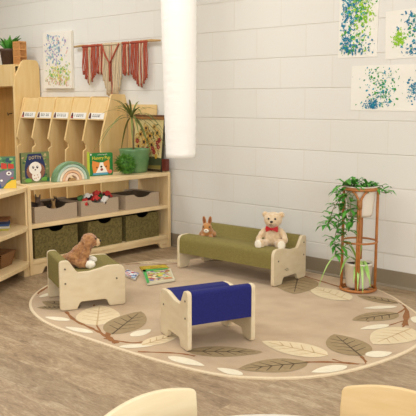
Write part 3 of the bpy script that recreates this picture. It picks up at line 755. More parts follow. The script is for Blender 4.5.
# ================================================================== THINGS ON THE SHELF TOP
T = .5905
def book_shape(b, w, h, t, cover, page, back=None):
    b.use(cover).box((0,-t/2+.0015,h/2), (w,.003,h)).box((0,t/2-.0015,h/2), (w,.003,h)).box((-w/2+.0015,0,h/2), (.003,t,h))
    b.use(page).box((.001,0,h/2), (w-.007,t-.006,h-.006))
def poly_on(b, m, pts, y): b.use(m).face([(x, y, z) for x, z in pts])
def ring(cx, cz, rx, rz, k=14, a0=0, a1=2*PI):
    return [(cx+rx*math.cos(a0+(a1-a0)*i/k), cz+rz*math.sin(a0+(a1-a0)*i/k)) for i in range(k + (0 if a1-a0 >= 6.28 else 1))]
def hedgehog_book():
    root = thing('picture_book', 'picture book with white and brown owl on navy, standing on shelf top', 'book', (-4.11, -1.165, T), PI/2, 'picture books facing out')
    w, h, t = .224, .205, .016
    b = B(); book_shape(b, w, h, t, flat('4b5a3c'), M['paper']); b.build('pages_and_boards', root)
    f = B(); y = -t/2-.0006
    f.use(flat('6f7a4a')).face([(-w/2,y,0),(w/2,y,0),(w/2,y,h),(-w/2,y,h)])
    rnd = random.Random(1)
    for i in range(70):
        x, z = rnd.uniform(-w/2+.012,w/2-.012), rnd.uniform(.012,h-.012)
        s = rnd.uniform(.008,.013); yy = y-.0002-.000003*i
        poly_on(f, flat(rnd.choice(['3f7a3a','9a8f60','5a8a3a','c2a878','2f5a3a','b0a070','7a6a44'])), ring(x, z, s*.9, s*.6, 7), yy)
    nav = flat('1c2a56'); y2 = y-.0008
    poly_on(f, nav, [(-.085,.05),(-.07,.02),(.06,.02),(.075,.055),(.078,.11),(.062,.16),(.045,.196),(-.055,.196),(-.072,.16),(-.085,.11)], y2)
    br = flat('8a5a44'); poly_on(f, br, ring(0,.078,.074,.060,18), y2-.0004)
    for k in range(14):
        a = PI*(.0+k/13*1.0); x, z = .064*math.cos(a), .078+.056*math.sin(a)
        poly_on(f, flat('a8745a'), [(x-.006,z-.004),(x*1.12,z+.006),(x+.006,z-.004)], y2-.0005)
    wt = flat('efe6da'); poly_on(f, wt, ring(-.004,.098,.05,.044,16), y2-.0008); poly_on(f, wt, ring(.004,.045,.036,.036,16), y2-.0009)
    for k, (dx, dz) in enumerate(((-.012,.05),(.012,.052),(0,.03),(.018,.036),(-.014,.028))): poly_on(f, flat('c9a890'), ring(dx,dz,.006,.005,8), y2-.0011)
    for sx in (-.02,.012):
        poly_on(f, flat('4a2a20'), ring(sx,.105,.0085,.010,10), y2-.0012); poly_on(f, flat('ffffff'), ring(sx+.002,.109,.0028,.003,8), y2-.0014)
    poly_on(f, flat('5a342a'), ring(-.004,.088,.007,.005,8), y2-.0012)
    poly_on(f, flat('6fa845'), ring(-.06,.02,.028,.014,10), y2-.0013); poly_on(f, flat('6fa845'), ring(.07,.022,.03,.013,10), y2-.0013)
    poly_on(f, flat('2f7a5a'), [(.085,.004),(w/2-.002,.004),(w/2-.002,.03),(.09,.03)], y2-.0013)
    text_into(f, 'DOTTY', .029, lambda a, c: (a-.004, y2-.0016, .172+c-abs(a)*.12), flat('c8b088'), 1.05, .0003)
    f.build('front_cover', root, fix=False)
hedgehog_book()
def puppy_book():
    root = thing('picture_book', 'green board book with orange and white puppy face on shelf top', 'book', (-4.155, -.561, T), PI/2-.12, 'picture books facing out')
    w, h, t = .205, .168, .02
    b = B(); b.use(flat('1f7a34')).prismY(rpoly([(-w/2,0,.0),(w/2,0,.012),(w/2,h,.014),(-w/2,h,.0)], 3), -t/2, t/2)
    b.use(flat('b8c83a')).prismY(rpoly([(-w/2-.006,0),(-w/2+.003,0),(-w/2+.003,h+.01),(-w/2-.004,h+.012,.004)], 2), -t/2-.001, t/2+.001)
    b.build('pages_and_boards', root)
    f = B(); y = -t/2-.0012
    og = flat('e08a3c'); wt = flat('f4ece0')
    poly_on(f, og, [(-.07,.022),(-.05,.012),(.05,.012),(.07,.03),(.074,.07),(.07,.118),(.045,.108),(.02,.098),(-.02,.098),(-.045,.104),(-.075,.114),(-.08,.08)], y)
    poly_on(f, wt, [(-.05,.02),(.055,.02),(.04,.05),(.022,.075),(.016,.098),(-.012,.098),(-.02,.07),(-.034,.046)], y-.0004)
    poly_on(f, flat('1f1612'), ring(.0,.066,.011,.007,10), y-.0008)
    poly_on(f, flat('8a2f24'), ring(.003,.045,.012,.010,10), y-.0008); poly_on(f, flat('2a1a14'), ring(-.038,.062,.006,.006,8), y-.0008); poly_on(f, flat('2a1a14'), ring(.042,.066,.006,.006,8), y-.0008)
    poly_on(f, flat('5aa0b8'), [(-.078,.006),(.06,.006),(.056,.022),(-.07,.022)], y-.0006)
    poly_on(f, flat('e07060'), ring(.076,.026,.017,.015,12), y-.001)
    poly_on(f, wt, ring(-.088,.158,.007,.006,8), y-.0004)
    text_into(f, 'Hungry Pup', .033, lambda a, c: (a, y-.0012, .131+c), flat('d9c83c'), 1.0, .0006)
    text_into(f, 'a lift the flap book', .0115, lambda a, c: (a+.01, y-.0012, .156+c), wt)
    f.build('front_cover', root, fix=False)
puppy_book()
def edge_book():
    root = thing('picture_book', 'picture book with red title and grey animal, on the corner shelf', 'book', (-3.985, -1.525, .5925), math.radians(58), 'picture books facing out')
    w, h, t = .22, .20, .014
    b = B(); book_shape(b, w, h, t, flat('4a6a4a'), M['paper']); b.build('pages_and_boards', root)
    f = B(); y = -t/2-.0006
    f.use(flat('4d7a55')).face([(-w/2,y,0),(w/2,y,0),(w/2,y,h),(-w/2,y,h)])
    rnd = random.Random(6)
    for i in range(40):
        x, z = rnd.uniform(-w/2+.014,w/2-.014), rnd.uniform(.12,h-.01)
        poly_on(f, flat(rnd.choice(['2f6a3a','6fa84a','3f8a8a','2a4a5a','8fb46a'])), ring(x, z, .012, .008, 7), y-.0003-.000004*i)
    rd = flat('c43a24'); yy = y-.0009
    x = w/2-.012
    for k, hh in enumerate((.03,.034,.031,.034)):
        poly_on(f, rd, [(x-.036,.124),(x,.122),(x-.002,.122+hh),(x-.035,.126+hh)], yy); x -= .042
    gr = flat('7a7284'); poly_on(f, gr, [(-.09,.01),(.03,.01),(.06,.05),(.094,.075),(.098,.11),(.06,.118),(.01,.105),(-.06,.11),(-.1,.06)], yy-.0003)
    poly_on(f, flat('f0ece4'), ring(.066,.094,.016,.013,12), yy-.0006); poly_on(f, flat('5a2a30'), ring(.066,.094,.007,.006,10), yy-.0008)
    poly_on(f, flat('f0ece4'), ring(.02,.05,.008,.007,9), yy-.0006); poly_on(f, flat('c43a44'), ring(.085,.064,.01,.006,9), yy-.0006)
    poly_on(f, flat('2a4a8a'), [(-.05,.0),(.02,.0),(.012,.03),(-.04,.03)], yy-.0006)
    poly_on(f, flat('e8c23a'), [(.028,.0),(w/2-.001,.0),(w/2-.001,.055),(.08,.05),(.05,.03)], yy-.0008)
    f.build('front_cover', root, fix=False)
edge_book()
# rainbow: five nested arches, each lifts away
rc = ['76966c','b3cbb8','eadfc6','e2b48e','f0d6bc']
rl = ['largest outer sage green wooden arch of the rainbow stacker','pale green grey wooden arch, second from the outside','beige wooden arch in the middle of the rainbow stacker','light peach wooden arch, second from the inside','smallest inner pinkish wooden arch of the rainbow stacker']
for i in range(5):
    ro, ri, zs = .152-.023*i, .152-.023*i-.0195, .87
    outp = ring(0,0,ro,ro*zs,22,0,PI); inp = ring(0,0,ri,ri*zs,22,0,PI)[::-1]
    o = B().use(flat(rc[i], .55)).prismY(outp+inp, -.022, .022).build('rainbow_arch', loc=(-4.05,-.916,T), rot=(0,0,PI/2), bevel=.002)
    tag(o, rl[i], 'toy', 'nested wooden rainbow arches')
o = B().use(M['tantoy']).prismY(ring(0,0,.030,.018,14,0,PI), -.03, .03).build('rainbow_core', loc=(-4.05,-.916,T), rot=(0,0,PI/2), bevel=.002)
tag(o, 'solid half round tan wooden core inside the rainbow arches', 'toy', 'nested wooden rainbow arches')
# grass ball
def grass_ball():
    b = B().use(M['grass']); rnd = random.Random(3); c = Vector((0,0,.078))
    b.ell(c, .056, None, 14, 10)
    for i in range(620):
        z = rnd.uniform(-1,1); a = rnd.uniform(0,2*PI); r = math.sqrt(1-z*z); d = Vector((r*math.cos(a), r*math.sin(a), z))
        p0 = c+d*.05; p1 = c+d*rnd.uniform(.072,.086)+Vector((rnd.uniform(-.012,.012),rnd.uniform(-.012,.012),rnd.uniform(-.012,.006)))
        if p1.z < .003: p1.z = .003
        side = d.orthogonal(); b.ribbon([p0,(p0+p1)/2,p1],[.003,.0028,.0008], side)
    o = b.build('grass_ball', loc=(-4.085,-.375,T), fix=False)
    tag(o, 'round green artificial grass ball in front of the glazed pot', 'plant')
grass_ball()
def dracaena():
    root = thing('potted_plant', 'spiky dracaena in green glazed pot at the shelf end', 'plant', (-4.170, -.205, T))
    B().use(M['glaze']).lathe([(0,0),(.088,0),(.096,.012),(.112,.10),(.119,.165),(.122,.18),(.115,.182),(.110,.165),(.102,.15),(0,.148)], n=36).build('pot', root)
    B().use(M['soil']).lathe([(0,.156),(.106,.153)], n=24).build('soil', root)
    B().use(M['stem']).tube([(-.012,0,.15),(-.014,.0,.24),(-.008,.004,.33),(-.026,-.004,.43)], [.008,.007,.0065,.006], 8).build('stem', root)
    b = B().use(M['leaf_dk']); rnd = random.Random(21)
    cr, cu = Vector((.743,.67,0)), Vector((0,0,1)); fw = Vector((.66,-.74,0))
    for i in range(46):
        a = i*2.399 + rnd.uniform(-.1,.1); el = rnd.uniform(-.05,1.4) ; L = rnd.uniform(.22,.34)
        d = (cr*math.cos(a)+fw*math.sin(a)); pts = []
        for j in range(8):
            f = j/7; pts.append(Vector((-.026,-.004,.42)) + d*L*math.cos(el*.75)*f*1.0 + Vector((0,0, L*math.sin(el)*f - L*(1.35-.55*el)*f*f*.8)))
        if max(p.y for p in pts) > .185 or min(p.x for p in pts) < -.272: continue
        b.ribbon(pts, [.0035,.006,.0072,.0075,.007,.006,.004,.001], d.cross(Vector((0,0,1))))
    b.build('foliage', root, fix=False)
dracaena()
def painting():
    # board with wooden top rail leaning on the wall
    root = thing('framed_painting', 'sunflower bouquet painting with brown top rail leaning on the wall', 'painting', (-4.176, -.074, T+.0005), 0)
    root.rotation_euler = (math.radians(-6.4), 0, 0)
    w, h = .325, .440
    B().use(flat('b9a070')).box((0,0,h/2), (w,.014,h-.05)).build('board', root)
    B().use(flat('6a4220')).box((0,-.002,h-.018), (w+.006,.024,.036)).build('top_rail', root, bevel=.003)
    B().use(flat('a06a34')).box((0,-.0155,h-.026), (w,.004,.018)).build('rail_trim', root)
    B().use(flat('3a3420')).box((w/2+.003,0,h/2-.02), (.008,.02,h-.04)).build('side_rail', root, bevel=.002)
    B().use(flat('4a3a20')).box((0,-.002,.010), (w+.006,.022,.020)).build('bottom_rail', root, bevel=.002)
    f = B(); y = -.0085; cw = flat('dcc88c', .8)
    poly_on(f, cw, [(-w/2,.02),(w/2,.02),(w/2,h-.037),(-w/2,h-.037)], y)
    poly_on(f, flat('4a5030'), [(-w/2,.022),(w/2,.022),(w/2,.105),(.06,.115),(-.05,.10),(-w/2,.11)], y-.0004)
    poly_on(f, flat('8a7a3a'), [(-w/2,.022),(w/2,.022),(w/2,.05),(0,.042),(-w/2,.055)], y-.0007)
    rnd = random.Random(12); 
    for i in range(130):
        x, z = rnd.gauss(-.005,.085), rnd.gauss(.235,.07)
        if abs(x) > w/2-.02 or z < .09 or z > h-.06: continue
        a = rnd.uniform(0, PI); L = rnd.uniform(.014,.028)
        poly_on(f, flat(rnd.choice(['4f5a2a','6a7034','35401e','7a7430','b8903a','8a5a24'])), [(x-L*math.cos(a),z-L*math.sin(a)),(x+.005*math.sin(a),z-.005*math.cos(a)),(x+L*math.cos(a),z+L*math.sin(a)),(x-.005*math.sin(a),z+.005*math.cos(a))], y-.001-.000005*i)
    k = 0
    for x, z, s in ((.10,.30,.042),(.02,.275,.038),(-.045,.225,.044),(.045,.205,.04),(-.09,.285,.036),(-.105,.19,.036),(.06,.345,.026),(-.03,.335,.034),(.0,.16,.03),(.12,.245,.034),(-.13,.24,.034),(.075,.16,.03),(-.01,.245,.034)):
        for q in range(13):
            a = q*2*PI/13; k += 1
            poly_on(f, flat(['dca434','e6bc48','c88a2a'][q % 3]), [(x+.4*s*math.cos(a-.25),z+.4*s*math.sin(a-.25)),(x+s*1.15*math.cos(a),z+s*1.15*math.sin(a)),(x+.4*s*math.cos(a+.25),z+.4*s*math.sin(a+.25))], y-.002-.000004*k)
        poly_on(f, flat('4a2a16'), ring(x,z,s*.33,s*.33,12), y-.0028)
    for x, z in ((.11,.225),(.125,.19),(.0,.17),(.08,.15),(-.05,.165),(.13,.245),(.03,.145),(-.12,.23),(.062,.178)):
        for q in range(5):
            a = q*2*PI/5; k += 1; poly_on(f, flat(['a83a30','8f2c30'][q % 2]), ring(x+.012*math.cos(a), z+.012*math.sin(a), .010, .008, 7), y-.0032-.000004*k)
    poly_on(f, flat('d8a83a'), ring(.105,.118,.016,.02,10), y-.0036)
    f.build('painted_face', root, fix=False)
painting()
o = B().use(M['locker']).prismY(rpoly([(-.165,0,.004),(.165,0,.004),(.165,.52,.008),(-.165,.52,.008)], 3), -.005, .005).build('plywood_board', loc=(-4.285,-.028,T), rot=(math.radians(-2),0,0), bevel=.001)
tag(o, 'plain birch board leaning on the wall behind the sunflower painting', 'board')
o = B().use(M['redblock']).prismY(rpoly([(-.022,0,.002),(.022,0,.002),(.022,.092,.005),(-.022,.092,.005)], 3), -.018, .018).build('wooden_block', loc=(-3.978,-.060,.6005), bevel=.002)
tag(o, 'small dark red wooden block at the right end of the shelf top', 'block')

# ---------- corner shelf contents
def flat_book(loc, rz, w, d, t, col, label):
    b = B(); c = flat(col)
    b.use(c).box((0,0,.0015),(w,d,.003)).box((0,0,t-.0015),(w,d,.003)).box((0,-d/2+.0015,t/2),(w,.003,t))
    b.use(M['paper']).box((0,.002,t/2),(w-.008,d-.008,t-.006))
    tag(b.build('picture_book', loc=loc, rot=(0,0,rz)), label, 'book', 'books stacked on corner shelf')
z = .3375
for i, (t, col, rz, lb) in enumerate(((.012,'c8b84a',.9,'flat yellow green book at the bottom of the corner shelf stack'),(.014,'d8d0c0',1.0,'flat cream book, second from the bottom of the corner shelf stack'),(.014,'2f4a78',.95,'flat blue book in the middle of the corner shelf stack'),(.016,'1a2244',1.05,'flat dark navy book, second from the top of the corner shelf stack'),(.01,'8a5a34',.88,'flat brown book topmost in the corner shelf stack'))):
    flat_book((-4.0,-1.565,z), rz, .20, .15, t, col, lb); z += t+.0004
def basket():
    root = thing('wooden_tray', 'flared brown wooden tray basket on the bottom corner shelf', 'basket', (-4.0, -1.59, .1025), math.radians(30))
    w0, d0, w1, d1, h, t = .20, .15, .25, .20, .095, .008
    b = B().use(M['basket'])
    for sx, sy in ((1,0),(-1,0),(0,1),(0,-1)):
        if sx:
            A = [(sx*w0/2,-d0/2,0),(sx*w0/2,d0/2,0),(sx*w1/2,d1/2,h),(sx*w1/2,-d1/2,h)]; off = Vector((-sx*t,0,0))
        else:
            A = [(-w0/2,sy*d0/2,0),(w0/2,sy*d0/2,0),(w1/2,sy*d1/2,h),(-w1/2,sy*d1/2,h)]; off = Vector((0,-sy*t,0))
        vo = [b.bm.verts.new(p) for p in A]; vi = [b.bm.verts.new(Vector(p)+off) for p in A]
        b._f(vo); b._f(vi[::-1])
        for i in range(4): b._f([vo[i], vo[(i+1) % 4], vi[(i+1) % 4], vi[i]])
    b.build('sides', root)
    B().use(M['basket']).box((0,0,.004),(w0-.006,d0-.006,.008)).build('base', root)
basket()

# ================================================================== PLUSH TOYS
def plush(b, name, root, vox=.0045, disp=.004):
    o = b.build(name, root)
    md = o.modifiers.new('weld', 'REMESH'); md.mode = 'VOXEL'; md.voxel_size = vox; md.use_smooth_shade = True
    s = o.modifiers.new('soft', 'SMOOTH'); s.factor = .5; s.iterations = 4
    tx = bpy.data.textures.get('fur') or bpy.data.textures.new('fur', 'CLOUDS'); tx.noise_scale = .012
    d = o.modifiers.new('fur', 'DISPLACE'); d.texture = tx; d.strength = disp; d.mid_level = .5
    return o
def RX(a): return Matrix.Rotation(a, 3, 'X')
def RY(a): return Matrix.Rotation(a, 3, 'Y')
def RZm(a): return Matrix.Rotation(a, 3, 'Z')
def bear():
    # faces local +X, seat contact at z = 0
    root = thing('teddy_bear', 'honey teddy bear with red bow tie sitting on the olive couch', 'stuffed animal', (-2.705, -.366, .0108+.203), math.radians(-62))
    root.scale = (1.07, 1.07, 1.04)
    b = B().use(M['bear'])
    b.ell((-.012,0,.060), (.048,.056,.062)); b.ell((-.016,0,.10), (.040,.046,.045))
    b.ell((-.004,0,.172), (.049,.056,.049)); b.ell((.030,0,.160), (.026,.027,.021))
    for s in (-1, 1):
        b.ell((-.010,s*.048,.202), (.014,.021,.020))
        b.ell((.012,s*.062,.088), (.021,.019,.045), RX(s*.55)@RY(-.35)); b.ell((.034,s*.078,.056), (.019,.018,.024))
        b.ell((.048,s*.046,.030), (.058,.027,.027), RZm(s*.30)); b.ell((.098,s*.062,.038), (.020,.030,.036))
    body = plush(b, 'body', root)
    for s in (-1, 1): B().use(M['black']).ell((.0415,s*.0195,.184), .0062, None, 10, 8).build('eye', root)
    B().use(M['black']).ell((.0555,0,.168), (.006,.0095,.007), None, 12, 8).build('nose', root)
    B().use(M['black']).tube([(.0555,-.012,.152),(.0575,-.004,.149),(.0585,0,.155),(.0575,.004,.149),(.0555,.012,.152)], .0013, 5).build('mouth', root)
    for s in (-1, 1):
        B().use(M['cream']).ell((.1155,s*.0675,.039), (.006,.022,.027), RZm(s*.3)).build('foot_pad', root)
        B().use(M['dogface']).ell((.003,s*.048,.202), (.004,.012,.012), None, 10, 8).build('inner_ear', root)
    t = B().use(M['red'])
    t.ell((.046,0,.122), (.008,.009,.010), None, 10, 8)
    for s in (-1, 1):
        vs = [(0,.004,-.005),(0,.034,-.019),(.003,.038,0),(0,.034,.019),(0,.004,.005)]
        t.prism([(q[1]*s, q[2]) for q in vs], lambda a, c: (.040-abs(a)*.2, a, .122+c), lambda a, c: (.051-abs(a)*.12, a, .122+c))
    t.build('bow_tie', root, bevel=.002)
bear()
def rabbit():
    root = thing('plush_rabbit', 'small tan plush rabbit with upright ears on couch left end', 'stuffed animal', (-3.235, -.400, .0108+.203), math.radians(-55))
    root.scale = (1.12, 1.12, 1.05)
    b = B().use(M['rabbit'])
    b.ell((-.012,0,.036), (.046,.040,.036)); b.ell((.014,0,.070), (.030,.031,.030)); b.ell((.032,0,.060), (.018,.020,.016))
    for s in (-1, 1):
        b.ell((.004,s*.017,.114), (.009,.0125,.031), RX(-s*.14)); b.ell((.032,s*.026,.014), (.026,.014,.014)); b.ell((-.026,s*.036,.020), (.028,.017,.021))
    plush(b, 'body', root, .0035, .0025)
    for s in (-1, 1): B().use(M['rabbit_in']).ell((.0115,s*.0175,.118), (.0025,.0062,.024), RX(-s*.14), 10, 8).build('inner_ear', root)
    B().use(M['cream']).ell((.046,0,.054), (.010,.016,.013), None, 12, 8).build('muzzle', root)
    B().use(M['rabbit_in']).ell((.0555,0,.060), (.0035,.005,.0035), None, 8, 6).build('nose', root)
    for s in (-1, 1): B().use(M['black']).ell((.0375,s*.0175,.078), .0048, None, 8, 6).build('eye', root)
    B().use(M['cream']).ell((-.058,0,.03), .014, None, 10, 8).build('tail', root)
rabbit()
def dog():
    root = thing('plush_dog', 'fluffy ginger plush dog with cream paws on the olive chair', 'stuffed animal', (cA[0]+.012, cA[1]-.030, .0108+.203), math.radians(46))
    b = B().use(M['dog'])
    b.ell((-.045,0,.045), (.050,.052,.048)); b.ell((-.02,0,.078), (.042,.045,.048), RY(.5)); b.ell((.008,0,.108), (.036,.040,.040))
    b.ell((.040,0,.148), (.046,.046,.042)); b.ell((.072,0,.138), (.024,.026,.022))
    for s in (-1, 1):
        b.ell((.036,s*.043,.136), (.020,.012,.034), RX(s*.2)); b.ell((.0,s*.048,.028), (.046,.024,.025), RZm(s*.18)); b.ell((.022,s*.040,.078), (.024,.017,.040), RY(.5))
    b.ell((-.092,0,.05), (.022,.018,.022))
    rnd = random.Random(9)
    plush(b, 'body', root, .0045, .011)
    for s in (-1, 1):
        plush(B().use(M['cream']).ell((.048,s*.056,.024), (.032,.024,.023), RZm(s*.2)), 'paw', root, .004, .004)
    plush(B().use(M['dogface']).ell((.086,0,.137), (.017,.022,.023)), 'muzzle', root, .003, .005)
    B().use(M['black']).ell((.103,0,.146), (.006,.009,.007), None, 10, 8).build('nose', root)
    for s in (-1, 1): B().use(M['black']).ell((.080,s*.020,.162), .0052, None, 8, 6).build('eye', root)
dog()

# ================================================================== OPEN BOOKS ON THE RUG
def rug_book(name, label, quad, th, base, edge, seed, cols, spine=None):
    # quad: four floor corners; a thin book whose cover carries busy pictures
    cx = sum(q[0] for q in quad)/4; cy = sum(q[1] for q in quad)/4
    root = thing('picture_book', label, 'book', (cx, cy, RZ+.0025), 0, 'picture books lying on the rug')
    Q = [(q[0]-cx, q[1]-cy) for q in quad]
    B().use(flat(edge)).prismZ(Q, 0, th).build('pages_and_boards', root)
    f = B(); f.use(flat(base)); sh = [(x*.9, y*.9) for x, y in Q]; f.face([(x, y, th+.0005) for x, y in sh])
    rnd = random.Random(seed)
    P = lambda u, v: tuple(sum(c*w for c, w in zip((Q[0][k], Q[1][k], Q[2][k], Q[3][k]), ((1-u)*(1-v), u*(1-v), u*v, (1-u)*v))) for k in (0, 1))
    for i in range(110):
        u, v = rnd.uniform(.12,.88), rnd.uniform(.12,.88); x, y = P(u, v); s = rnd.uniform(.010,.024)
        f.use(flat(rnd.choice(cols))).face([(x+s*math.cos(k)*rnd.uniform(.6,1.1), y+s*.8*math.sin(k)*rnd.uniform(.6,1.1), th+.0009+.00002*i) for k in [q*2*PI/8 for q in range(8)]])
    if seed == 3:
        f.use(flat('4aa852'))
        for q in (((0,0),(.09,0),(.11,1),(0,1)), ((0,.82),(.9,.92),(.9,1),(0,1))): f.face([(*P(*c), th+.0045) for c in q])
    f.build('cover_picture', root, fix=False)
    return root
YQ = [(-3.47,-.79),(-3.375,-.625),(-3.46,-.575),(-3.555,-.735)]
GQ = [(-3.166,-1.029),(-3.117,-.834),(-3.35,-.641),(-3.447,-.806)]
WQ = [(-3.491,-.946),(-3.31,-.997),(-3.411,-.873),(-3.551,-.848)]
rug_book('y', 'yellow picture book tucked behind the green edged book on rug', YQ, .009, 'c8ac2a', 'b0962a', 7, ['c8ac2a','b89a24','d0b640','a88e2a'])
rug_book('g', 'green edged picture book with busy colourful scene lying on the rug', GQ, .012, 'd2c49c', 'd8d0b4', 3, ['c8d86a','e8d8c0','8a6a9a','d87a4a','b04a3a','e8c24a','f0e8d8','8a5a40','d0a080','6fae5a','7a8ac0','e8d8c0','d8a060'])
rug_book('w', 'white picture book with red and blue figures, nearest the chair', WQ, .01, 'e4e0da', 'd8d4cc', 5, ['3f6fae','c83a34','e8e4de','6fa8c8','2f4a8a','e8e8e8','d87a6a','f0f0f0'])

# ================================================================== PLANT STAND
PX, PY = -2.163, -.228
def stand():
    root = thing('plant_stand', 'tall round rattan plant stand on the rug beside the wall', 'plant stand', (PX, PY, .0105))
    R0 = .105
    circ = lambda r, z, n=40: [(r*math.cos(2*PI*k/n), r*math.sin(2*PI*k/n), z) for k in range(n+1)]
    for r, z, t, n in ((R0,.612,.0075,'rim_ring'),(R0,.297,.006,'middle_ring'),(R0,.009,.0085,'base_ring')):
        B().use(M['rattan']).tube(circ(r, z), t, 8).build(n, root)
    B().use(M['rattan']).tube(circ(R0-.010, .619), .006, 8).build('rim_ring', root)
    va = math.atan2(-3.98-PY, -PX)
    for k in range(4):
        a = va + k*PI/2 - .05; d = Vector((math.cos(a), math.sin(a), 0)); s = Vector((-d.y, d.x, 0)); r = R0-.006
        double = k in (0, 2)
        for q in ((-1, 1) if double else (0,)):
            p = d*r + s*.0065*q
            pts = [p+Vector((0,0,.0)), p+Vector((0,0,.3)), p+Vector((0,0,.545))]
            if double:
                for j in range(1, 6):
                    f = j/5; aa = a + q*.02 + q*f*.42
                    pts.append(Vector((math.cos(aa)*r, math.sin(aa)*r, .545+.057*math.sin(f*PI/2))))
            else: pts.append(p+Vector((0,0,.612)))
            B().use(M['rattan']).tube(pts,   .0075 if double else .0088, 8).build('leg', root)
        if double:
            B().use(M['rattan_wrap']).tube([d*r+Vector((0,0,.505)), d*r+Vector((0,0,.55))], .0165, 10).build('binding', root)
    b = B().use(M['rattan'])
    for k in range(4):
        a = k*PI/4+.3; b.tube([(R0*math.cos(a),R0*math.sin(a),.010),(-R0*math.cos(a),-R0*math.sin(a),.010)], .005, 6)
    b.build('base_spokes', root)
stand()
CR, CF = Vector((.743,.669,0)), Vector((.669,-.743,0))   # across and towards the viewer's side of the stand
def trailing():
    root = thing('trailing_plant', 'leafy trailing plant in white ribbed pot on top of rattan stand', 'plant', (PX, PY, .0105+.4485))
    pr = [(0,0),(.064,0),(.070,.01)]
    for i in range(13): pr.append((.072+.0012*i + (.0014 if i % 2 else 0), .012+.0105*i))
    pr += [(.088,.168),(.101,.177),(.101,.182),(.086,.181),(.080,.15),(0,.145)]
    B().use(M['ceramic']).lathe(pr, n=36).build('pot', root)
    B().use(M['soil']).lathe([(0,.156),(.080,.154)], n=20).build('soil', root)
    rnd = random.Random(17); lf = B().use(M['leaf']); st = B().use(M['stem'])
    def tuft(p, n, L, up=.3):
        for i in range(n):
            a = rnd.uniform(0, 2*PI); el = rnd.uniform(-.35, up+.55)
            d = Vector((math.cos(a)*math.cos(el), math.sin(a)*math.cos(el), math.sin(el))); l = L*rnd.uniform(.6,1.1)
            pts = [p, p+d*l*.35+Vector((0,0,.002)), p+d*l*.7, p+d*l+Vector((0,0,-.25*l))]
            if max(q.y for q in pts)+PY > -.012: continue
            lf.ribbon(pts, [.003,.0078*l/.06,.0085*l/.06,.0008], d.cross(Vector((0,0,1))))
    base = Vector((0,0,.14))
    # crown spreading over the rim
    for k, (x, f, z, n, L) in enumerate(((-.08,.02,.175,12,.065),(-.05,.04,.19,12,.07),(-.01,.03,.178,12,.065),(.03,.05,.185,12,.065),(.06,.02,.180,12,.06),(.09,.03,.168,10,.06),(.120,.03,.158,9,.055),(-.115,.03,.185,10,.07),(-.02,-.03,.185,8,.06),(.05,-.03,.18,8,.06),(.14,.04,.140,7,.045))):
        p = CR*x + CF*f + Vector((0,0,z)); st.tube([base+CR*x*.35, (base+p)/2+Vector((0,0,.02)), p], .0022, 5); tuft(p, max(5, n*2//3), L*1.5)
    # runners that cascade down the left side
    for pts, n in (([(-.06,.05,.16),(-.13,.06,.15),(-.135,.06,.06),(-.14,.06,-.04),(-.155,.05,-.12),(-.15,.05,-.22)],11),
                   ([(-.05,.07,.16),(-.10,.09,.13),(-.105,.09,.04),(-.085,.09,-.04),(-.11,.085,-.10),(-.125,.08,-.17)],9),
                   ([(-.04,.08,.16),(-.075,.11,.12),(-.08,.11,.05),(-.07,.11,-.01),(-.07,.1,-.02)],5),
                   ([(-.07,.04,.16),(-.16,.05,.07),(-.19,.05,-.02),(-.205,.05,-.045)],5)):
        q = spline([tuple(CR*a+CF*f+Vector((0,0,z))) for a, f, z in pts], 6); st.tube(q, .002, 5)
        for i in range(n):
            j = int((i+2)/(n+1)*(len(q)-1)); tuft(q[j], 5, .082, .0)
    lf.build('foliage', root, fix=False); st.build('stems', root)
trailing()
def spider():
    root = thing('spider_plant', 'spider plant with arching striped leaves in white pot, low in stand', 'plant', (PX, PY, .0105+.0165))
    B().use(M['ceramic']).lathe([(0,0),(.066,0),(.072,.01),(.083,.14),(.086,.142),(.086,.152),(.079,.152),(.076,.135),(0,.132)], n=36).build('pot', root)
    B().use(M['soil']).lathe([(0,.139),(.077,.137)], n=20).build('soil', root)
    b = B().use(M['leaf_lt']); c = Vector((0,0,.14))
    for x, f, top, dx, dz in ((-.25,.07,.12,0,-.13),(-.13,.10,.08,0,-.05),(-.03,.135,.05,0,-.13),(.0,.14,.06,0,-.145),(.045,.13,.055,0,-.11),(-.05,.11,.04,0,-.09),(.03,.125,.03,0,-.06),(-.07,-.02,.10,0,.08),(.02,-.03,.11,0,.08),(-.005,.03,.12,0,.085),(-.115,.08,.12,0,.10)):
        tip = CR*x + CF*f; pts = []
        for j in range(9):
            u = j/8; pts.append(c + tip*(u**.8) + Vector((0,0, 4*top*u*(1-u)*.8 + dz*u*u)))
        if max(p.y for p in pts)+PY > -.01: continue
        b.ribbon(pts, [.004,.008,.0095,.0095,.009,.008,.007,.0045,.0008], tip.cross(Vector((0,0,1))))
    b.build('foliage', root, fix=False)
spider()

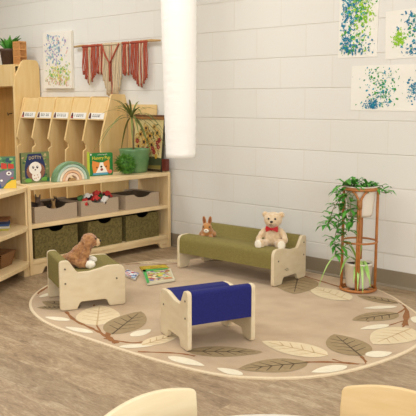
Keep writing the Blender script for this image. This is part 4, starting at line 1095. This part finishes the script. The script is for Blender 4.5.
# ================================================================== TABLE AND CHAIRS IN THE FOREGROUND
TR = .36; FWX, FWY = -.669, .743
TCX, TCY = -.945 - FWX*TR, -2.738 - FWY*TR
def table():
    root = thing('activity_table', 'round cream laminate table at the bottom edge between two chairs', 'table', (TCX, TCY, 0))
    B().use(M['tabletop']).lathe([(0,.405),(TR-.004,.405),(TR,.409),(TR,.423),(TR-.004,.428),(0,.428)], n=64).build('tabletop', root)
    for k in range(4):
        a = k*PI/2+.35; d = Vector((math.cos(a), math.sin(a), 0))*.2
        B().use(M['metal_leg']).tube([d+Vector((0,0,.405)), d*1.1+Vector((0,0,.0))], .014, 12).build('leg', root)
table()
def fg_chair(label, loc, rz, m, top=.45, wd=.30):
    # faces local +X; backrest plane at local x = 0
    root = thing('wooden_chair', label, 'chair', loc, rz)
    sh = rpoly([(-wd/2+.012,.27,.02),(-wd/2,.37,0),(-wd/2+.004,top-.012,.028),*[(wd*.5*q, top+.012-.026*q*q, 0) for q in (-.8,-.6,-.4,-.2,0,.2,.4,.6,.8)],(wd/2-.004,top-.012,.028),(wd/2,.37,0),(wd/2-.012,.27,.02)], 6)
    n = len(sh)
    curve = lambda a: -.10*(.15**2-a*a) if False else .55*a*a
    b = B().use(M[m])
    # curved plywood back: strips across the width so the bend is real
    ys = [-wd/2+wd*i/18 for i in range(19)]
    def zr(y):
        zs = []
        for i in range(n):
            (a0, z0), (a1, z1) = sh[i], sh[(i+1) % n]
            if (a0-y)*(a1-y) <= 0 and abs(a1-a0) > 1e-9: zs.append(z0+(z1-z0)*(y-a0)/(a1-a0))
        return (min(zs), max(zs)) if len(zs) > 1 else (.32, .38)
    ys[0] += .0008; ys[-1] -= .0008
    ys = [ys[0], ys[0]+.003, ys[0]+.008] + ys[1:-1] + [ys[-1]-.008, ys[-1]-.003, ys[-1]]
    cols_ = []
    for y in ys:
        z0, z1 = zr(y); x = curve(y)
        cols_.append([b.bm.verts.new(p) for p in ((x-.006,y,z0),(x-.006,y,z1),(x+.006,y,z1),(x+.006,y,z0))])
    for A, D in zip(cols_, cols_[1:]):
        for i in range(4): b._f([A[i], A[(i+1) % 4], D[(i+1) % 4], D[i]])
    b._f(cols_[0]); b._f(cols_[-1][::-1])
    b.build('backrest', root, bevel=.0035)
    B().use(M[m]).prismZ(rpoly([(.0,-.13,.03),(.27,-.14,.04),(.27,.14,.04),(.0,.13,.03)], 5), .238, .252).build('seat', root, bevel=.003)
    for s in (-1, 1):
        B().use(M[m]).tube([(.235,s*.115,.238),(.25,s*.125,0)], .013, 10).build('leg', root)
        B().use(M[m]).tube([(.02,s*.115,.238),(-.015,s*.125,0)], .013, 10).build('leg', root)
        B().use(M[m]).tube([(.02,s*.095,.245),(-.004+curve(.095),s*.095,.31)], .010, 8).build('back_post', root)
fg_chair('pale birch toddler chair back at the bottom centre left of table', (-1.170, -2.902, 0), math.radians(-5), 'fg_wood')
fg_chair('darker honey toddler chair back at the bottom right corner', (-.742, -2.470, 0), math.radians(-80), 'fg_wood2')
